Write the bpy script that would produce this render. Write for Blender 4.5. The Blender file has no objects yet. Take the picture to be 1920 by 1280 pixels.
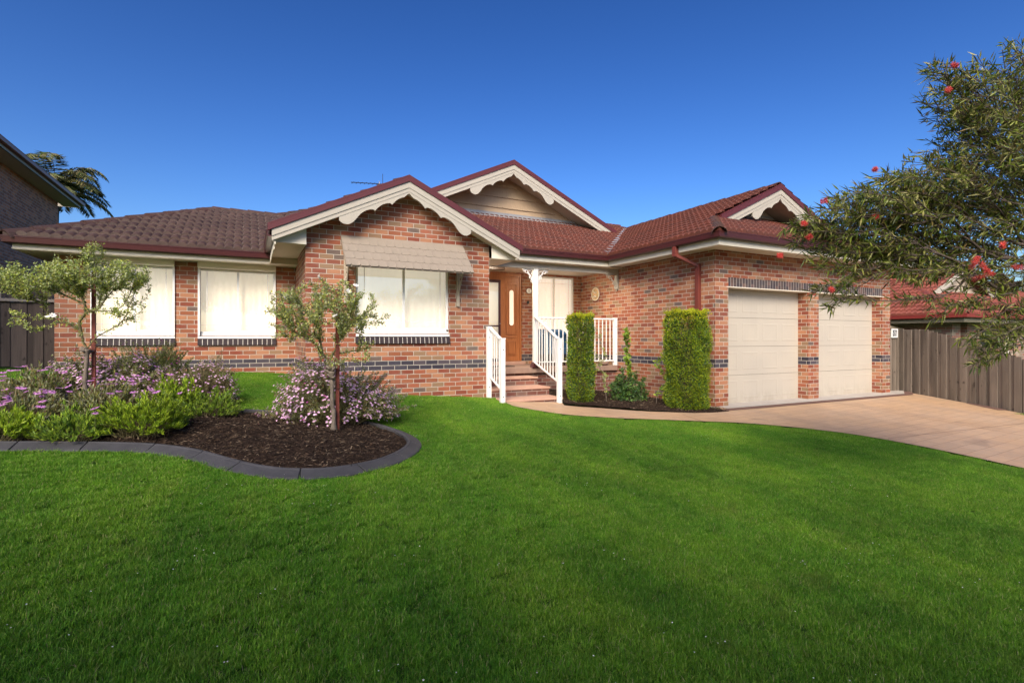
import bpy, bmesh, math, random
import numpy as np
from mathutils import Vector, Matrix, geometry
R = math.radians
random.seed(7); rng = np.random.default_rng(7)
S = bpy.context.scene
COL = S.collection

# ------------------------------------------------------------------ camera, sky, sun, exposure
YAW = 26.836; EYE = 1.404
cam = bpy.data.cameras.new('camera'); co = bpy.data.objects.new('camera', cam); COL.objects.link(co)
co.location = (0, 0, EYE); co.rotation_euler = (R(90), 0, R(-YAW))
cam.lens = 18.227; cam.sensor_width = 36; cam.shift_y = -4.65/1920; cam.clip_start = 0.05; cam.clip_end = 2000
S.camera = co
SUN_EL, SUN_AZ = 37.0, 216.0          # azimuth clockwise from +Y (north)
W = bpy.data.worlds.new('World'); S.world = W; W.use_nodes = True
wn = W.node_tree; wn.nodes.clear()
sky = wn.nodes.new('ShaderNodeTexSky'); sky.sky_type = 'NISHITA'; sky.sun_disc = False
sky.sun_elevation = R(SUN_EL); sky.sun_rotation = R(SUN_AZ)
sky.altitude = 0; sky.air_density = 1.0; sky.dust_density = 2.2; sky.ozone_density = 3.0
hs = wn.nodes.new('ShaderNodeHueSaturation'); hs.inputs['Saturation'].default_value = 1.12; hs.inputs['Hue'].default_value = .507
gm = wn.nodes.new('ShaderNodeGamma'); gm.inputs[1].default_value = 1.55
bg = wn.nodes.new('ShaderNodeBackground'); bg.inputs['Strength'].default_value = 0.068
wo = wn.nodes.new('ShaderNodeOutputWorld')
wn.links.new(sky.outputs[0], gm.inputs[0]); wn.links.new(gm.outputs[0], hs.inputs['Color']); wn.links.new(hs.outputs[0], bg.inputs[0]); wn.links.new(bg.outputs[0], wo.inputs[0])
sl = bpy.data.lights.new('sun', 'SUN'); sl.energy = 3.9; sl.angle = R(30.0); sl.color = (1.0, 0.90, 0.76)
so = bpy.data.objects.new('sun', sl); COL.objects.link(so)
sd = Vector((math.sin(R(SUN_AZ))*math.cos(R(SUN_EL)), math.cos(R(SUN_AZ))*math.cos(R(SUN_EL)), math.sin(R(SUN_EL))))
so.rotation_euler = sd.to_track_quat('Z', 'Y').to_euler(); so.location = sd*60
S.view_settings.view_transform = 'Standard'; S.view_settings.look = 'None'
S.view_settings.exposure = 0.27; S.view_settings.gamma = 1
S.render.engine = 'CYCLES'
S.cycles.max_bounces = 8; S.cycles.transparent_max_bounces = 12

# ------------------------------------------------------------------ helpers
def clamp(v, a, b): return max(a, min(b, v))
def G(x, y):
    x = clamp(x, -7, 18); y = clamp(y, -6, 13)
    xx = x if x > 0 else .5*x
    a = .45-.08*(xx-1.1)+.08*(y-9.57); b = -.06*max(0, 7.3-y)
    return (a+b+math.sqrt((a-b)**2+.02))/2
WL = {}
def wl(o): return WL.get(o.name, Vector((0, 0, 0))) if o else Vector((0, 0, 0))
def props(o, label=None, cat=None, group=None, kind=None):
    if label: o['label'] = label
    if cat: o['category'] = cat
    if group: o['group'] = group
    if kind: o['kind'] = kind
    return o
def thing(name, label, cat, loc=(0, 0, 0), group=None):
    o = bpy.data.objects.new(name, None); COL.objects.link(o); o.location = loc; WL[o.name] = Vector(loc)
    o.empty_display_size = .2
    return props(o, label, cat, group)
def link_mesh(name, me, mats, parent=None):
    o = bpy.data.objects.new(name, me); COL.objects.link(o)
    for m in (mats if isinstance(mats, (list, tuple)) else [mats]): me.materials.append(m)
    if parent: o.parent = parent
    WL[o.name] = wl(parent)
    return o
class MB:
    def __init__(s): s.v = []; s.f = []; s.mi = []; s.uv = []; s.cm = 0
    def face(s, pts, uv=None):
        b = len(s.v); s.v += [tuple(p) for p in pts]; s.f.append(list(range(b, b+len(pts)))); s.mi.append(s.cm)
        s.uv.append(uv)
    def box(s, x0, x1, y0, y1, z0, z1):
        p = [(x, y, z) for z in (z0, z1) for y in (y0, y1) for x in (x0, x1)]
        for f in ((0, 2, 3, 1), (4, 5, 7, 6), (0, 1, 5, 4), (2, 6, 7, 3), (0, 4, 6, 2), (1, 3, 7, 5)):
            s.face([p[i] for i in f])
    def bar(s, p, q, w, h, up=(0, 0, 1)):
        p = Vector(p); q = Vector(q); d = (q-p).normalized(); up = Vector(up)
        sx = d.cross(up)
        if sx.length < 1e-4: sx = d.cross(Vector((0, 1, 0)))
        sx.normalize(); uy = sx.cross(d).normalized()
        c = [(-w/2, -h/2), (w/2, -h/2), (w/2, h/2), (-w/2, h/2)]
        A = [p+sx*a+uy*b for a, b in c]; B = [q+sx*a+uy*b for a, b in c]
        s.face(A[::-1]); s.face(B)
        for i in range(4): s.face([A[i], A[(i+1) % 4], B[(i+1) % 4], B[i]])
    def prism(s, pts, n, t):
        """planar polygon pts (3D) extruded by vector n*t"""
        n = Vector(n)*t; A = [Vector(p) for p in pts]; B = [p+n for p in A]
        s.face(A); s.face(B[::-1])
        for i in range(len(A)):
            j = (i+1) % len(A); s.face([A[i], B[i], B[j], A[j]])
    def tube(s, pts, rad, n=8, cap=True):
        pts = [Vector(p) for p in pts]
        if not hasattr(rad, '__len__'): rad = [rad]*len(pts)
        rings = []; ref = None
        for i, p in enumerate(pts):
            d = (pts[min(i+1, len(pts)-1)]-pts[max(i-1, 0)])
            if d.length < 1e-9: d = Vector((0, 0, 1))
            d.normalize()
            if ref is None: ref = Vector((1, 0, 0)) if abs(d.x) < .8 else Vector((0, 1, 0))
            a = (ref-d*ref.dot(d)).normalized(); b = d.cross(a); ref = a
            rings.append([p+(a*math.cos(2*math.pi*k/n)+b*math.sin(2*math.pi*k/n))*rad[i] for k in range(n)])
        for i in range(len(rings)-1):
            for k in range(n):
                s.face([rings[i][k], rings[i][(k+1) % n], rings[i+1][(k+1) % n], rings[i+1][k]])
        if cap: s.face(rings[0][::-1]); s.face(rings[-1])
    def sweep(s, path, prof, closed_prof=True):
        """path: plan points (x,y,z); prof: (outward offset, dz); outward = right hand side of travel; mitred"""
        P = [Vector(p) for p in path]; n = len(P); secs = []
        for i in range(n):
            d0 = (P[i]-P[i-1]) if i > 0 else (P[1]-P[0]); d1 = (P[i+1]-P[i]) if i < n-1 else (P[i]-P[i-1])
            d0.z = 0; d1.z = 0; d0.normalize(); d1.normalize()
            n0 = Vector((d0.y, -d0.x, 0)); n1 = Vector((d1.y, -d1.x, 0)); m = n0+n1; m.normalize()
            k = 1/max(.3, m.dot(n0))
            secs.append([P[i]+m*k*o+Vector((0, 0, z)) for o, z in prof])
        L = len(prof)
        for i in range(n-1):
            for k in range(L if closed_prof else L-1):
                j = (k+1) % L
                s.face([secs[i][k], secs[i+1][k], secs[i+1][j], secs[i][j]])
        if closed_prof: s.face(secs[0]); s.face(secs[-1][::-1])
    def build(s, name, mats, parent=None, smooth=False, weld=False, bevel=0, fixn=True):
        off = wl(parent)
        me = bpy.data.meshes.new(name)
        me.from_pydata([(a-off.x, b-off.y, c-off.z) for a, b, c in s.v], [], s.f)
        uvl = me.uv_layers.new(name='UVMap')
        me.polygons.foreach_set('material_index', s.mi)
        V = s.v
        for fi, poly in enumerate(me.polygons):
            if s.uv[fi] is not None:
                for li, uv in zip(poly.loop_indices, s.uv[fi]): uvl.data[li].uv = uv
            else:
                nx, ny, nz = poly.normal; ax, ay, az = abs(nx), abs(ny), abs(nz)
                for li, vi in zip(poly.loop_indices, poly.vertices):
                    x, y, z = V[vi]
                    uvl.data[li].uv = (x, y) if az > .75 else ((y, z) if ax > ay else (x, z))
        if weld or bevel or fixn:
            bm = bmesh.new(); bm.from_mesh(me)
            if weld or bevel: bmesh.ops.remove_doubles(bm, verts=bm.verts, dist=1e-5)
            if fixn and (weld or bevel): bmesh.ops.recalc_face_normals(bm, faces=bm.faces)
            bm.to_mesh(me); bm.free()
        if smooth: me.polygons.foreach_set('use_smooth', [True]*len(me.polygons))
        o = link_mesh(name, me, mats, parent)
        if bevel:
            md = o.modifiers.new('bevel', 'BEVEL'); md.width = bevel; md.segments = 2; md.limit_method = 'ANGLE'; md.angle_limit = R(40)
        return o

def np_mesh(name, verts, faces_flat, nper, mats, parent=None, smooth=False, uv=None):
    """fast mesh: verts (N,3), faces_flat (M*nper)"""
    off = wl(parent); verts = np.asarray(verts, dtype=np.float32)-np.array(off[:], dtype=np.float32)
    me = bpy.data.meshes.new(name); nf = len(faces_flat)//nper
    me.vertices.add(len(verts)); me.vertices.foreach_set('co', verts.ravel())
    me.loops.add(len(faces_flat)); me.loops.foreach_set('vertex_index', np.asarray(faces_flat, dtype=np.int32))
    me.polygons.add(nf); me.polygons.foreach_set('loop_start', np.arange(0, nf*nper, nper, dtype=np.int32))
    me.polygons.foreach_set('loop_total', np.full(nf, nper, dtype=np.int32))
    if smooth: me.polygons.foreach_set('use_smooth', np.ones(nf, dtype=bool))
    me.update(calc_edges=True); me.validate()
    return link_mesh(name, me, mats, parent)

# ------------------------------------------------------------------ materials
class NT:
    def __init__(s, name):
        s.m = bpy.data.materials.new(name); s.m.use_nodes = True; s.t = s.m.node_tree; s.t.nodes.clear()
        s.out = s.n('ShaderNodeOutputMaterial')
    def n(s, typ, **kw):
        nd = s.t.nodes.new(typ)
        for k, v in kw.items(): setattr(nd, k, v)
        return nd
    def l(s, a, b): s.t.links.new(a, b)
    def setin(s, sock, v):
        if isinstance(v, bpy.types.NodeSocket): s.l(v, sock)
        elif isinstance(v, tuple) and len(v) == 3 and sock.type == 'RGBA': sock.default_value = (*v, 1)
        else: sock.default_value = v
    def math(s, op, a, b=None, c=None):
        nd = s.n('ShaderNodeMath', operation=op)
        for i, v in enumerate((a, b, c)):
            if v is not None: s.setin(nd.inputs[i], v)
        return nd.outputs[0]
    def mix(s, f, a, b, bt='MIX'):
        nd = s.n('ShaderNodeMix', data_type='RGBA', blend_type=bt)
        s.setin(nd.inputs[0], f); s.setin(nd.inputs[6], a); s.setin(nd.inputs[7], b)
        return nd.outputs[2]
    def noise(s, vec, scale, detail=3, rough=.5, out='Fac', dist=0):
        nd = s.n('ShaderNodeTexNoise'); s.setin(nd.inputs['Scale'], scale); nd.inputs['Detail'].default_value = detail
        nd.inputs['Roughness'].default_value = rough; nd.inputs['Distortion'].default_value = dist
        if vec is not None: s.l(vec, nd.inputs['Vector'])
        return nd.outputs[out]
    def ramp(s, fac, stops, interp='LINEAR'):
        nd = s.n('ShaderNodeValToRGB'); cr = nd.color_ramp; cr.interpolation = interp
        while len(cr.elements) < len(stops): cr.elements.new(.5)
        for e, (p, c) in zip(cr.elements, stops):
            e.position = p; e.color = (*c, 1) if len(c) == 3 else c
        s.l(fac, nd.inputs[0]); return nd.outputs[0]
    def maprange(s, v, a, b, c=0, d=1):
        nd = s.n('ShaderNodeMapRange'); s.l(v, nd.inputs[0])
        for i, x in enumerate((a, b, c, d)): nd.inputs[i+1].default_value = x
        return nd.outputs[0]
    def pos(s): return s.n('ShaderNodeNewGeometry').outputs['Position']
    def scl(s, vec, sc):
        nd = s.n('ShaderNodeMapping'); s.l(vec, nd.inputs[0]); nd.inputs['Scale'].default_value = sc; return nd.outputs[0]
    def bump(s, h, dist=.01, strength=1.0):
        nd = s.n('ShaderNodeBump'); nd.inputs['Distance'].default_value = dist; nd.inputs['Strength'].default_value = strength
        s.l(h, nd.inputs['Height']); return nd.outputs[0]
    def pbr(s, color, rough=.6, normal=None, spec=.4, metal=0, emit=None, estr=0):
        b = s.n('ShaderNodeBsdfPrincipled'); s.setin(b.inputs['Base Color'], color); s.setin(b.inputs['Roughness'], rough)
        b.inputs['Specular IOR Level'].default_value = spec; b.inputs['Metallic'].default_value = metal
        if normal is not None: s.l(normal, b.inputs['Normal'])
        s.l(b.outputs[0], s.out.inputs[0]); s.b = b
        return s.m
def paint(name, col, rough=.45, var=.06, spec=.4, grime=.12):
    t = NT(name); p = t.pos()
    n = t.noise(p, 3.0, 4, .6); n2 = t.noise(t.scl(p, (1, 1, .25)), 14, 3, .6)
    c = t.mix(t.maprange(n, .35, .7, 0, var*2), col, tuple(x*.8 for x in col))
    c = t.mix(t.maprange(n2, .5, .8, 0, grime), c, tuple(x*.55 for x in col))
    return t.pbr(c, rough, t.bump(t.noise(p, 90, 2), .0008), spec)

def brick_mat(name, stops, mortar=(.56, .51, .43), bw=.24, rh=.086, band=True, soldier=False):
    t = NT(name)
    uv = t.n('ShaderNodeUVMap'); uv.uv_map = 'UVMap'
    sp = t.n('ShaderNodeSeparateXYZ'); t.l(uv.outputs[0], sp.inputs[0])
    u, v = sp.outputs[0], t.math('ADD', sp.outputs[1], .72 if not soldier else 50.0)
    wob = t.math('MULTIPLY', t.math('SUBTRACT', t.noise(t.pos(), 14, 2), .5), .004)
    u = t.math('ADD', u, t.math('ADD', 60.0, wob)); v2 = t.math('ADD', v, wob)
    vr = t.math('DIVIDE', v2, rh); row = t.math('FLOOR', vr); fv = t.math('SUBTRACT', vr, row)
    sh = t.math('MULTIPLY', t.math('MODULO', row, 2.0), .5) if not soldier else 0.0
    ur = t.math('ADD', t.math('DIVIDE', u, bw), sh); colm = t.math('FLOOR', ur); fu = t.math('SUBTRACT', ur, colm)
    du = t.math('MULTIPLY', t.math('MINIMUM', fu, t.math('SUBTRACT', 1.0, fu)), bw)
    dv = t.math('MULTIPLY', t.math('MINIMUM', fv, t.math('SUBTRACT', 1.0, fv)), rh)
    d = t.math('MINIMUM', du, dv) if not soldier else du
    mask = t.maprange(d, .0036, .0056)
    cb = t.n('ShaderNodeCombineXYZ'); t.l(colm, cb.inputs[0]); t.l(row, cb.inputs[1])
    wnz = t.n('ShaderNodeTexWhiteNoise', noise_dimensions='2D'); t.l(cb.outputs[0], wnz.inputs[0])
    rnd = wnz.outputs['Value']; cr = t.n('ShaderNodeSeparateXYZ'); t.l(wnz.outputs['Color'], cr.inputs[0])
    c = t.ramp(rnd, stops, 'CONSTANT')
    # flashing: browner towards the ends of a brick, redder at its heart
    fl = t.math('MULTIPLY', t.noise(t.pos(), 9, 3, .6), t.maprange(du, .0, .09, 1, .2))
    fl = t.math('MULTIPLY', t.maprange(fl, .25, .6), t.math('MULTIPLY', cr.outputs[1], .75))
    c = t.mix(fl, c, (.25, .155, .10))
    hue = t.n('ShaderNodeHueSaturation'); t.l(c, hue.inputs['Color']); t.l(t.maprange(cr.outputs[0], 0, 1, .66, 1.06), hue.inputs['Value'])
    c = hue.outputs[0]
    if band:
        bnd = t.math('COMPARE', row, 18.5, .6)
        dk = t.ramp(cr.outputs[2], [(0, (.028, .024, .034)), (.5, (.05, .045, .06)), (.85, (.075, .06, .07))])
        c = t.mix(bnd, c, dk)
    speck = t.noise(t.pos(), 160, 2, .7)
    c = t.mix(t.maprange(speck, .62, .75, 0, .35), c, (.06, .035, .03))
    grim = t.maprange(t.noise(t.pos(), 1.2, 4, .6), .45, .75, 0, .18)
    mc = t.mix(t.noise(t.pos(), 8, 3), mortar, tuple(x*.72 for x in mortar))
    c = t.mix(mask, mc, c); c = t.mix(grim, c, tuple(x*.5 for x in mortar))
    h = t.math('ADD', mask, t.math('MULTIPLY', t.noise(t.pos(), 70, 3), .3))
    return t.pbr(c, .78, t.bump(h, .006, .8), .25)
REDS = [(0, (.37, .125, .060)), (.26, (.26, .070, .040)), (.42, (.42, .19, .100)), (.60, (.32, .100, .052)), (.76, (.25, .150, .085)), (.90, (.37, .165, .085)), (.965, (.12, .085, .070))]
M_brick = brick_mat('brick_red_blend', REDS)
M_brick_porch = M_brick
M_soldier = brick_mat('brick_soldier_dark', [(0, (.085, .07, .075)), (.3, (.06, .05, .06)), (.6, (.12, .075, .07)), (.85, (.05, .042, .05))], mortar=(.42, .40, .37), bw=.086, soldier=True, band=False)
M_sill = brick_mat('brick_sill_dark', [(0, (.035, .028, .032)), (.5, (.05, .032, .034)), (.8, (.03, .025, .03))], mortar=(.35, .33, .30), bw=.086, soldier=True, band=False)
M_brick_step = brick_mat('brick_step', [(0, (.20, .075, .055)), (.3, (.17, .055, .045)), (.55, (.25, .10, .07)), (.8, (.16, .09, .07))], mortar=(.42, .36, .31), band=False)
M_brick_nb = brick_mat('brick_neighbour_brown', [(0, (.56, .19, .08)), (.4, (.46, .15, .065)), (.7, (.60, .22, .095))], mortar=(.60, .50, .42), band=False)
M_brick_nb2 = brick_mat('brick_neighbour_mottled', [(0, (.30, .21, .15)), (.3, (.36, .16, .11)), (.55, (.38, .29, .21)), (.8, (.27, .13, .10))], mortar=(.40, .37, .32), band=False)

def tile_mat(name, a, b, rough=.42, lichen=.25):
    t = NT(name); p = t.pos()
    ri = t.n('ShaderNodeNewGeometry').outputs['Random Per Island']
    n = t.noise(p, 2.2, 5, .65); n2 = t.noise(p, 26, 4, .7)
    c = t.mix(t.maprange(n, .3, .7), a, b)
    c = t.mix(t.maprange(n2, .5, .75, 0, .5), c, tuple(x*.5 for x in a))
    c = t.mix(t.maprange(t.noise(p, 7, 5, .75), .6, .78, 0, lichen), c, (.16, .12, .07))
    return t.pbr(c, t.maprange(n2, .3, .7, rough, rough+.25), t.bump(n2, .002, .6), .45)
M_tile_br = tile_mat('roof_tile_brown', (.048, .027, .020), (.085, .050, .037), .24)
M_tile_rd = tile_mat('roof_tile_red', (.135, .036, .018), (.072, .026, .016), .42)
M_tile_nb = tile_mat('roof_tile_terracotta', (.24, .065, .036), (.15, .035, .024), .5)
M_ridge = tile_mat('ridge_cap', (.075, .032, .022), (.06, .034, .028), .55, .5)
M_gutter = paint('maroon_gutter', (.060, .015, .016), .3, .1, .5)
M_verge = paint('maroon_verge', (.095, .022, .024), .42, .1, .4)
M_trim = paint('stone_trim', (.40, .365, .30), .5, .05)
M_fascia = paint('cream_fascia', (.56, .52, .42), .45, .05)
M_soffit = paint('cream_soffit', (.72, .66, .54), .6, .04, .3, .05)
M_white = paint('white_aluminium', (.78, .77, .74), .35, .03, .5, .04)
M_shut = paint('cream_shutter', (.72, .68, .58), .4, .03, .5, .04)
M_shingle = paint('taupe_shingle', (.27, .225, .175), .6, .15, .3, .2)
M_shingle2 = paint('sand_shingle', (.40, .34, .26), .6, .12, .3, .2)
M_darkframe = paint('plum_door_frame', (.07, .03, .04), .35, .05)
M_black = paint('black_plastic', (.02, .02, .02), .4)
M_steel = paint('galvanised_flashing', (.26, .26, .265), .4, .2, .4, .3)

def garage_mat():
    t = NT('garage_door_beige'); p = t.pos()
    gr = t.noise(t.scl(p, (2, 2, 60)), 4, 3, .6)
    c = t.mix(t.maprange(t.noise(p, 1.5, 3), .3, .7), (.46, .415, .34), (.43, .39, .325))
    sz = t.n('ShaderNodeSeparateXYZ'); t.l(p, sz.inputs[0]); low = t.math('MULTIPLY', t.maprange(sz.outputs[2], .0, .35, 1, 0), t.maprange(t.noise(t.scl(p, (3, 3, 1.5)), 2, 4, .7), .35, .65))
    c = t.mix(t.math('MULTIPLY', low, .55), c, (.30, .25, .19)); c = t.mix(t.maprange(t.noise(t.scl(p, (9, 9, .8)), 1, 4, .7), .58, .8, 0, .25), c, (.36, .31, .25))
    return t.pbr(c, .5, t.bump(gr, .0015, .5), .3)
M_garage = garage_mat()
def wood_mat(name, a, b, rough=.4, axis=(26, 26, 1.6), spec=.4):
    t = NT(name); p = t.pos()
    g = t.noise(t.scl(p, axis), 1.0, 5, .65, dist=.6); g2 = t.noise(t.scl(p, tuple(x*4 for x in axis)), 1.0, 3, .6)
    c = t.mix(t.maprange(g, .3, .7), a, b); c = t.mix(t.maprange(g2, .5, .8, 0, .4), c, tuple(x*.5 for x in a))
    return t.pbr(c, rough, t.bump(g, .0015, .6), spec)
M_doorwood = wood_mat('timber_door', (.46, .18, .065), (.34, .115, .04), .35)
def paling_mat(name, a, b, dark):
    t = NT(name); p = t.pos()
    ri = t.n('ShaderNodeNewGeometry').outputs['Random Per Island']
    pp = t.n('ShaderNodeVectorMath', operation='ADD'); t.l(p, pp.inputs[0])
    cb = t.n('ShaderNodeCombineXYZ'); t.l(t.math('MULTIPLY', ri, 37.0), cb.inputs[2]); t.l(cb.outputs[0], pp.inputs[1])
    pv = pp.outputs[0]
    g = t.noise(t.scl(pv, (30, 30, 1.2)), 1.0, 5, .7, dist=.8)
    knots = t.noise(t.scl(pv, (9, 9, 5)), 1.0, 2, .5)
    c = t.mix(t.maprange(g, .3, .7), a, b); c = t.mix(t.maprange(knots, .66, .74, 0, .8), c, dark)
    c = t.mix(t.maprange(t.noise(t.scl(pv, (5, 5, .8)), 1.0, 3), .45, .75, 0, .6), c, dark)
    hv = t.n('ShaderNodeHueSaturation'); t.l(c, hv.inputs['Color']); t.l(t.maprange(ri, 0, 1, .75, 1.2), hv.inputs['Value'])
    return t.pbr(hv.outputs[0], .85, t.bump(g, .004, .8), .2)
M_paling = paling_mat('weathered_paling', (.23, .19, .15), (.16, .13, .105), (.05, .04, .032))
M_paling_dk = paling_mat('dark_paling', (.10, .078, .068), (.06, .048, .044), (.02, .016, .015))
M_stake = wood_mat('red_stake', (.16, .035, .022), (.10, .025, .018), .7)

def leaf_mat(name, cols, trans=.35, rough=.45, back=1.3, patch=None):
    t = NT(name)
    g = t.n('ShaderNodeNewGeometry'); ri = g.outputs['Random Per Island']
    k = len(cols); c = t.ramp(ri, [(i/max(1, k-1)*.98+.01, cc) for i, cc in enumerate(cols)])
    n = t.noise(g.outputs['Position'], 3.5, 3, .6)
    hv = t.n('ShaderNodeHueSaturation'); t.l(c, hv.inputs['Color']); t.l(t.maprange(n, .3, .7, .75, 1.25), hv.inputs['Value']); c = hv.outputs[0]
    b = t.n('ShaderNodeBsdfPrincipled'); t.l(c, b.inputs['Base Color']); b.inputs['Roughness'].default_value = rough; b.inputs['Specular IOR Level'].default_value = .35
    tr = t.n('ShaderNodeBsdfTranslucent'); hv2 = t.n('ShaderNodeHueSaturation'); t.l(c, hv2.inputs['Color']); hv2.inputs['Value'].default_value = back; hv2.inputs['Hue'].default_value = .485
    t.l(hv2.outputs[0], tr.inputs[0])
    mx = t.n('ShaderNodeMixShader'); mx.inputs[0].default_value = trans
    t.l(b.outputs[0], mx.inputs[1]); t.l(tr.outputs[0], mx.inputs[2]); t.l(mx.outputs[0], t.out.inputs[0])
    return t.m
M_lrose = leaf_mat('rose_leaf', [(.20, .25, .10), (.30, .38, .08), (.44, .46, .30), (.50, .52, .10), (.26, .32, .14)], .45)
M_lrose2 = leaf_mat('rose_leaf_deep', [(.18, .24, .09), (.30, .40, .07), (.42, .46, .28), (.48, .52, .08), (.24, .31, .13)], .45)
M_lhedge = leaf_mat('hedge_leaf', [(.15, .24, .012), (.25, .34, .015), (.36, .43, .02), (.20, .29, .015), (.08, .14, .012)], .42)
M_lhedgesun = leaf_mat('hedge_leaf_sun_tint', [(.36, .44, .02), (.52, .55, .02), (.42, .46, .02), (.58, .50, .03)], .45)  # yellower hedge leaves, sunlight on the top put into the colour
M_lmound = leaf_mat('mound_leaf', [(.15, .22, .04), (.27, .33, .07), (.36, .40, .15), (.13, .17, .05)], .35)
M_lpale = leaf_mat('lilac_bush_leaf', [(.19, .23, .07), (.38, .38, .26), (.14, .18, .06), (.30, .31, .08), (.24, .15, .10)], .35)
M_lbrown = leaf_mat('dry_bush_leaf', [(.22, .17, .08), (.15, .13, .06), (.26, .24, .12), (.14, .09, .05)], .3)
M_llime = leaf_mat('lime_leaf', [(.16, .27, .02), (.30, .44, .03), (.44, .56, .05), (.22, .34, .03), (.10, .17, .03)], .45)
M_lfresh = leaf_mat('fresh_leaf', [(.10, .19, .025), (.21, .34, .035), (.36, .48, .05), (.15, .25, .04), (.08, .14, .03)], .42)
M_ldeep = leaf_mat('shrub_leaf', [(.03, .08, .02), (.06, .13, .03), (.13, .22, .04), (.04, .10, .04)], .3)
M_lbottle = leaf_mat('bottlebrush_leaf', [(.045, .075, .012), (.10, .145, .020), (.21, .25, .035), (.33, .31, .11), (.065, .10, .018), (.17, .12, .04)], .35, .36)
M_lpalm = leaf_mat('palm_leaf', [(.05, .08, .03), (.10, .14, .04), (.20, .19, .08), (.22, .18, .08)], .35)
M_ltree = leaf_mat('street_tree_leaf', [(.03, .07, .02), (.06, .11, .03), (.09, .14, .03)], .3)
def flat_leaf(name, cols, trans=.3): return leaf_mat(name, cols, trans, .6)
M_fwhite = flat_leaf('white_petal', [(.75, .74, .70), (.82, .80, .74), (.70, .70, .70)])
M_flilac = flat_leaf('lilac_petal', [(.66, .36, .58), (.78, .54, .70), (.56, .26, .50), (.84, .68, .76)])
M_fmag = flat_leaf('magenta_petal', [(.35, .05, .22), (.45, .10, .30), (.22, .03, .13)])
M_fpurp = flat_leaf('purple_petal', [(.56, .20, .52), (.68, .34, .64), (.42, .12, .42)])
M_fred = flat_leaf('red_brush_flower', [(.66, .06, .05), (.78, .15, .11), (.45, .04, .04)])
M_fcentre = paint('dark_flower_eye', (.04, .02, .06), .6)
def bark(name, a, b):
    t = NT(name); p = t.pos(); g = t.noise(t.scl(p, (1, 1, .35)), 40, 4, .7)
    return t.pbr(t.mix(t.maprange(g, .3, .7), a, b), .85, t.bump(g, .006, .9), .2)
M_bark = bark('rose_bark', (.20, .165, .13), (.10, .08, .065))
M_bark2 = bark('branch_bark', (.13, .10, .08), (.06, .045, .04))
M_twig = bark('green_twig', (.17, .15, .07), (.11, .09, .05))

def concrete(name, a, b, sc=6, rough=.85):
    t = NT(name); p = t.pos(); n = t.noise(p, sc, 5, .65); n2 = t.noise(p, 90, 3, .7)
    c = t.mix(t.maprange(n, .3, .7), a, b); c = t.mix(t.maprange(n2, .55, .75, 0, .3), c, tuple(x*.6 for x in a))
    return t.pbr(c, rough, t.bump(n2, .002, .6), .25)
M_conc = concrete('pale_concrete', (.44, .40, .35), (.36, .32, .28))
M_curb = concrete('charcoal_edging', (.042, .041, .044), (.070, .068, .072), 4, .7)
M_curbgap = concrete('edging_joint', (.015, .015, .016), (.02, .02, .02))
M_tread = concrete('pink_tread', (.52, .32, .235), (.44, .26, .19), 7, .7)
M_slab = concrete('pinkbrown_slab', (.30, .205, .155), (.24, .16, .125), 7, .75)
M_border = concrete('brown_border', (.17, .095, .075), (.13, .075, .06), 7, .75)
M_asph = concrete('road_asphalt', (.05, .05, .05), (.07, .07, .07), 3)
def drive_mat():
    t = NT('stamped_driveway'); p = t.pos()
    br = t.n('ShaderNodeTexBrick'); mp = t.n('ShaderNodeMapping'); t.l(p, mp.inputs[0]); mp.inputs['Rotation'].default_value = (0, 0, R(-4)); t.l(mp.outputs[0], br.inputs[0])
    br.inputs['Scale'].default_value = 1; br.inputs['Brick Width'].default_value = .42; br.inputs['Row Height'].default_value = .21; br.inputs['Mortar Size'].default_value = .006
    br.inputs['Mortar Smooth'].default_value = .6; br.inputs['Color1'].default_value = (.95, .95, .95, 1); br.inputs['Color2'].default_value = (1.05, 1.05, 1.05, 1); br.inputs['Mortar'].default_value = (.72, .70, .68, 1)
    n = t.noise(p, .9, 5, .65); n2 = t.noise(t.scl(p, (1, 3, 1)), 5, 5, .7); n3 = t.noise(p, 60, 3, .7)
    c = t.mix(t.maprange(n, .3, .7), (.47, .30, .165), (.41, .29, .195))
    c = t.mix(t.maprange(n2, .45, .75, 0, .7), c, (.54, .33, .185))
    c = t.mix(t.maprange(n2, .2, .42, .6, 0), c, (.36, .24, .185))
    st = t.noise(p, 1.7, 2, .5); c = t.mix(t.maprange(st, .66, .72, 0, .35), c, (.17, .12, .09))
    sx2 = t.n('ShaderNodeSeparateXYZ'); t.l(p, sx2.inputs[0]); xw = t.math('MODULO', t.math('ADD', sx2.outputs[0], 100.75), 1.45)
    trk = t.math('MULTIPLY', t.maprange(t.math('ABSOLUTE', t.math('SUBTRACT', xw, .72)), .10, .22, 1, 0), t.maprange(n2, .3, .6)); c = t.mix(t.math('MULTIPLY', trk, .22), c, (.20, .15, .12))
    c = t.mix(1.0, c, br.outputs[0], 'MULTIPLY')
    c = t.mix(t.maprange(n3, .6, .8, 0, .3), c, (.2, .13, .1))
    h = t.math('ADD', t.math('MULTIPLY', br.outputs['Fac'], -1.0), t.math('MULTIPLY', n2, .5))
    return t.pbr(c, t.maprange(n, .3, .7, .5, .7), t.bump(h, .006, .7), .35)
M_drive = drive_mat()
def soil_mat(name, a, b):
    t = NT(name); p = t.pos(); n = t.noise(p, 22, 6, .75); n2 = t.noise(p, 120, 4, .7)
    c = t.mix(t.maprange(n, .35, .65), a, b); c = t.mix(t.maprange(n2, .6, .75, 0, .6), c, (.14, .085, .05))
    return t.pbr(c, .95, t.bump(t.math('ADD', n, t.math('MULTIPLY', n2, .4)), .03, 1), .1)
M_soil = soil_mat('dark_mulch', (.018, .011, .008), (.042, .026, .018))
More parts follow.
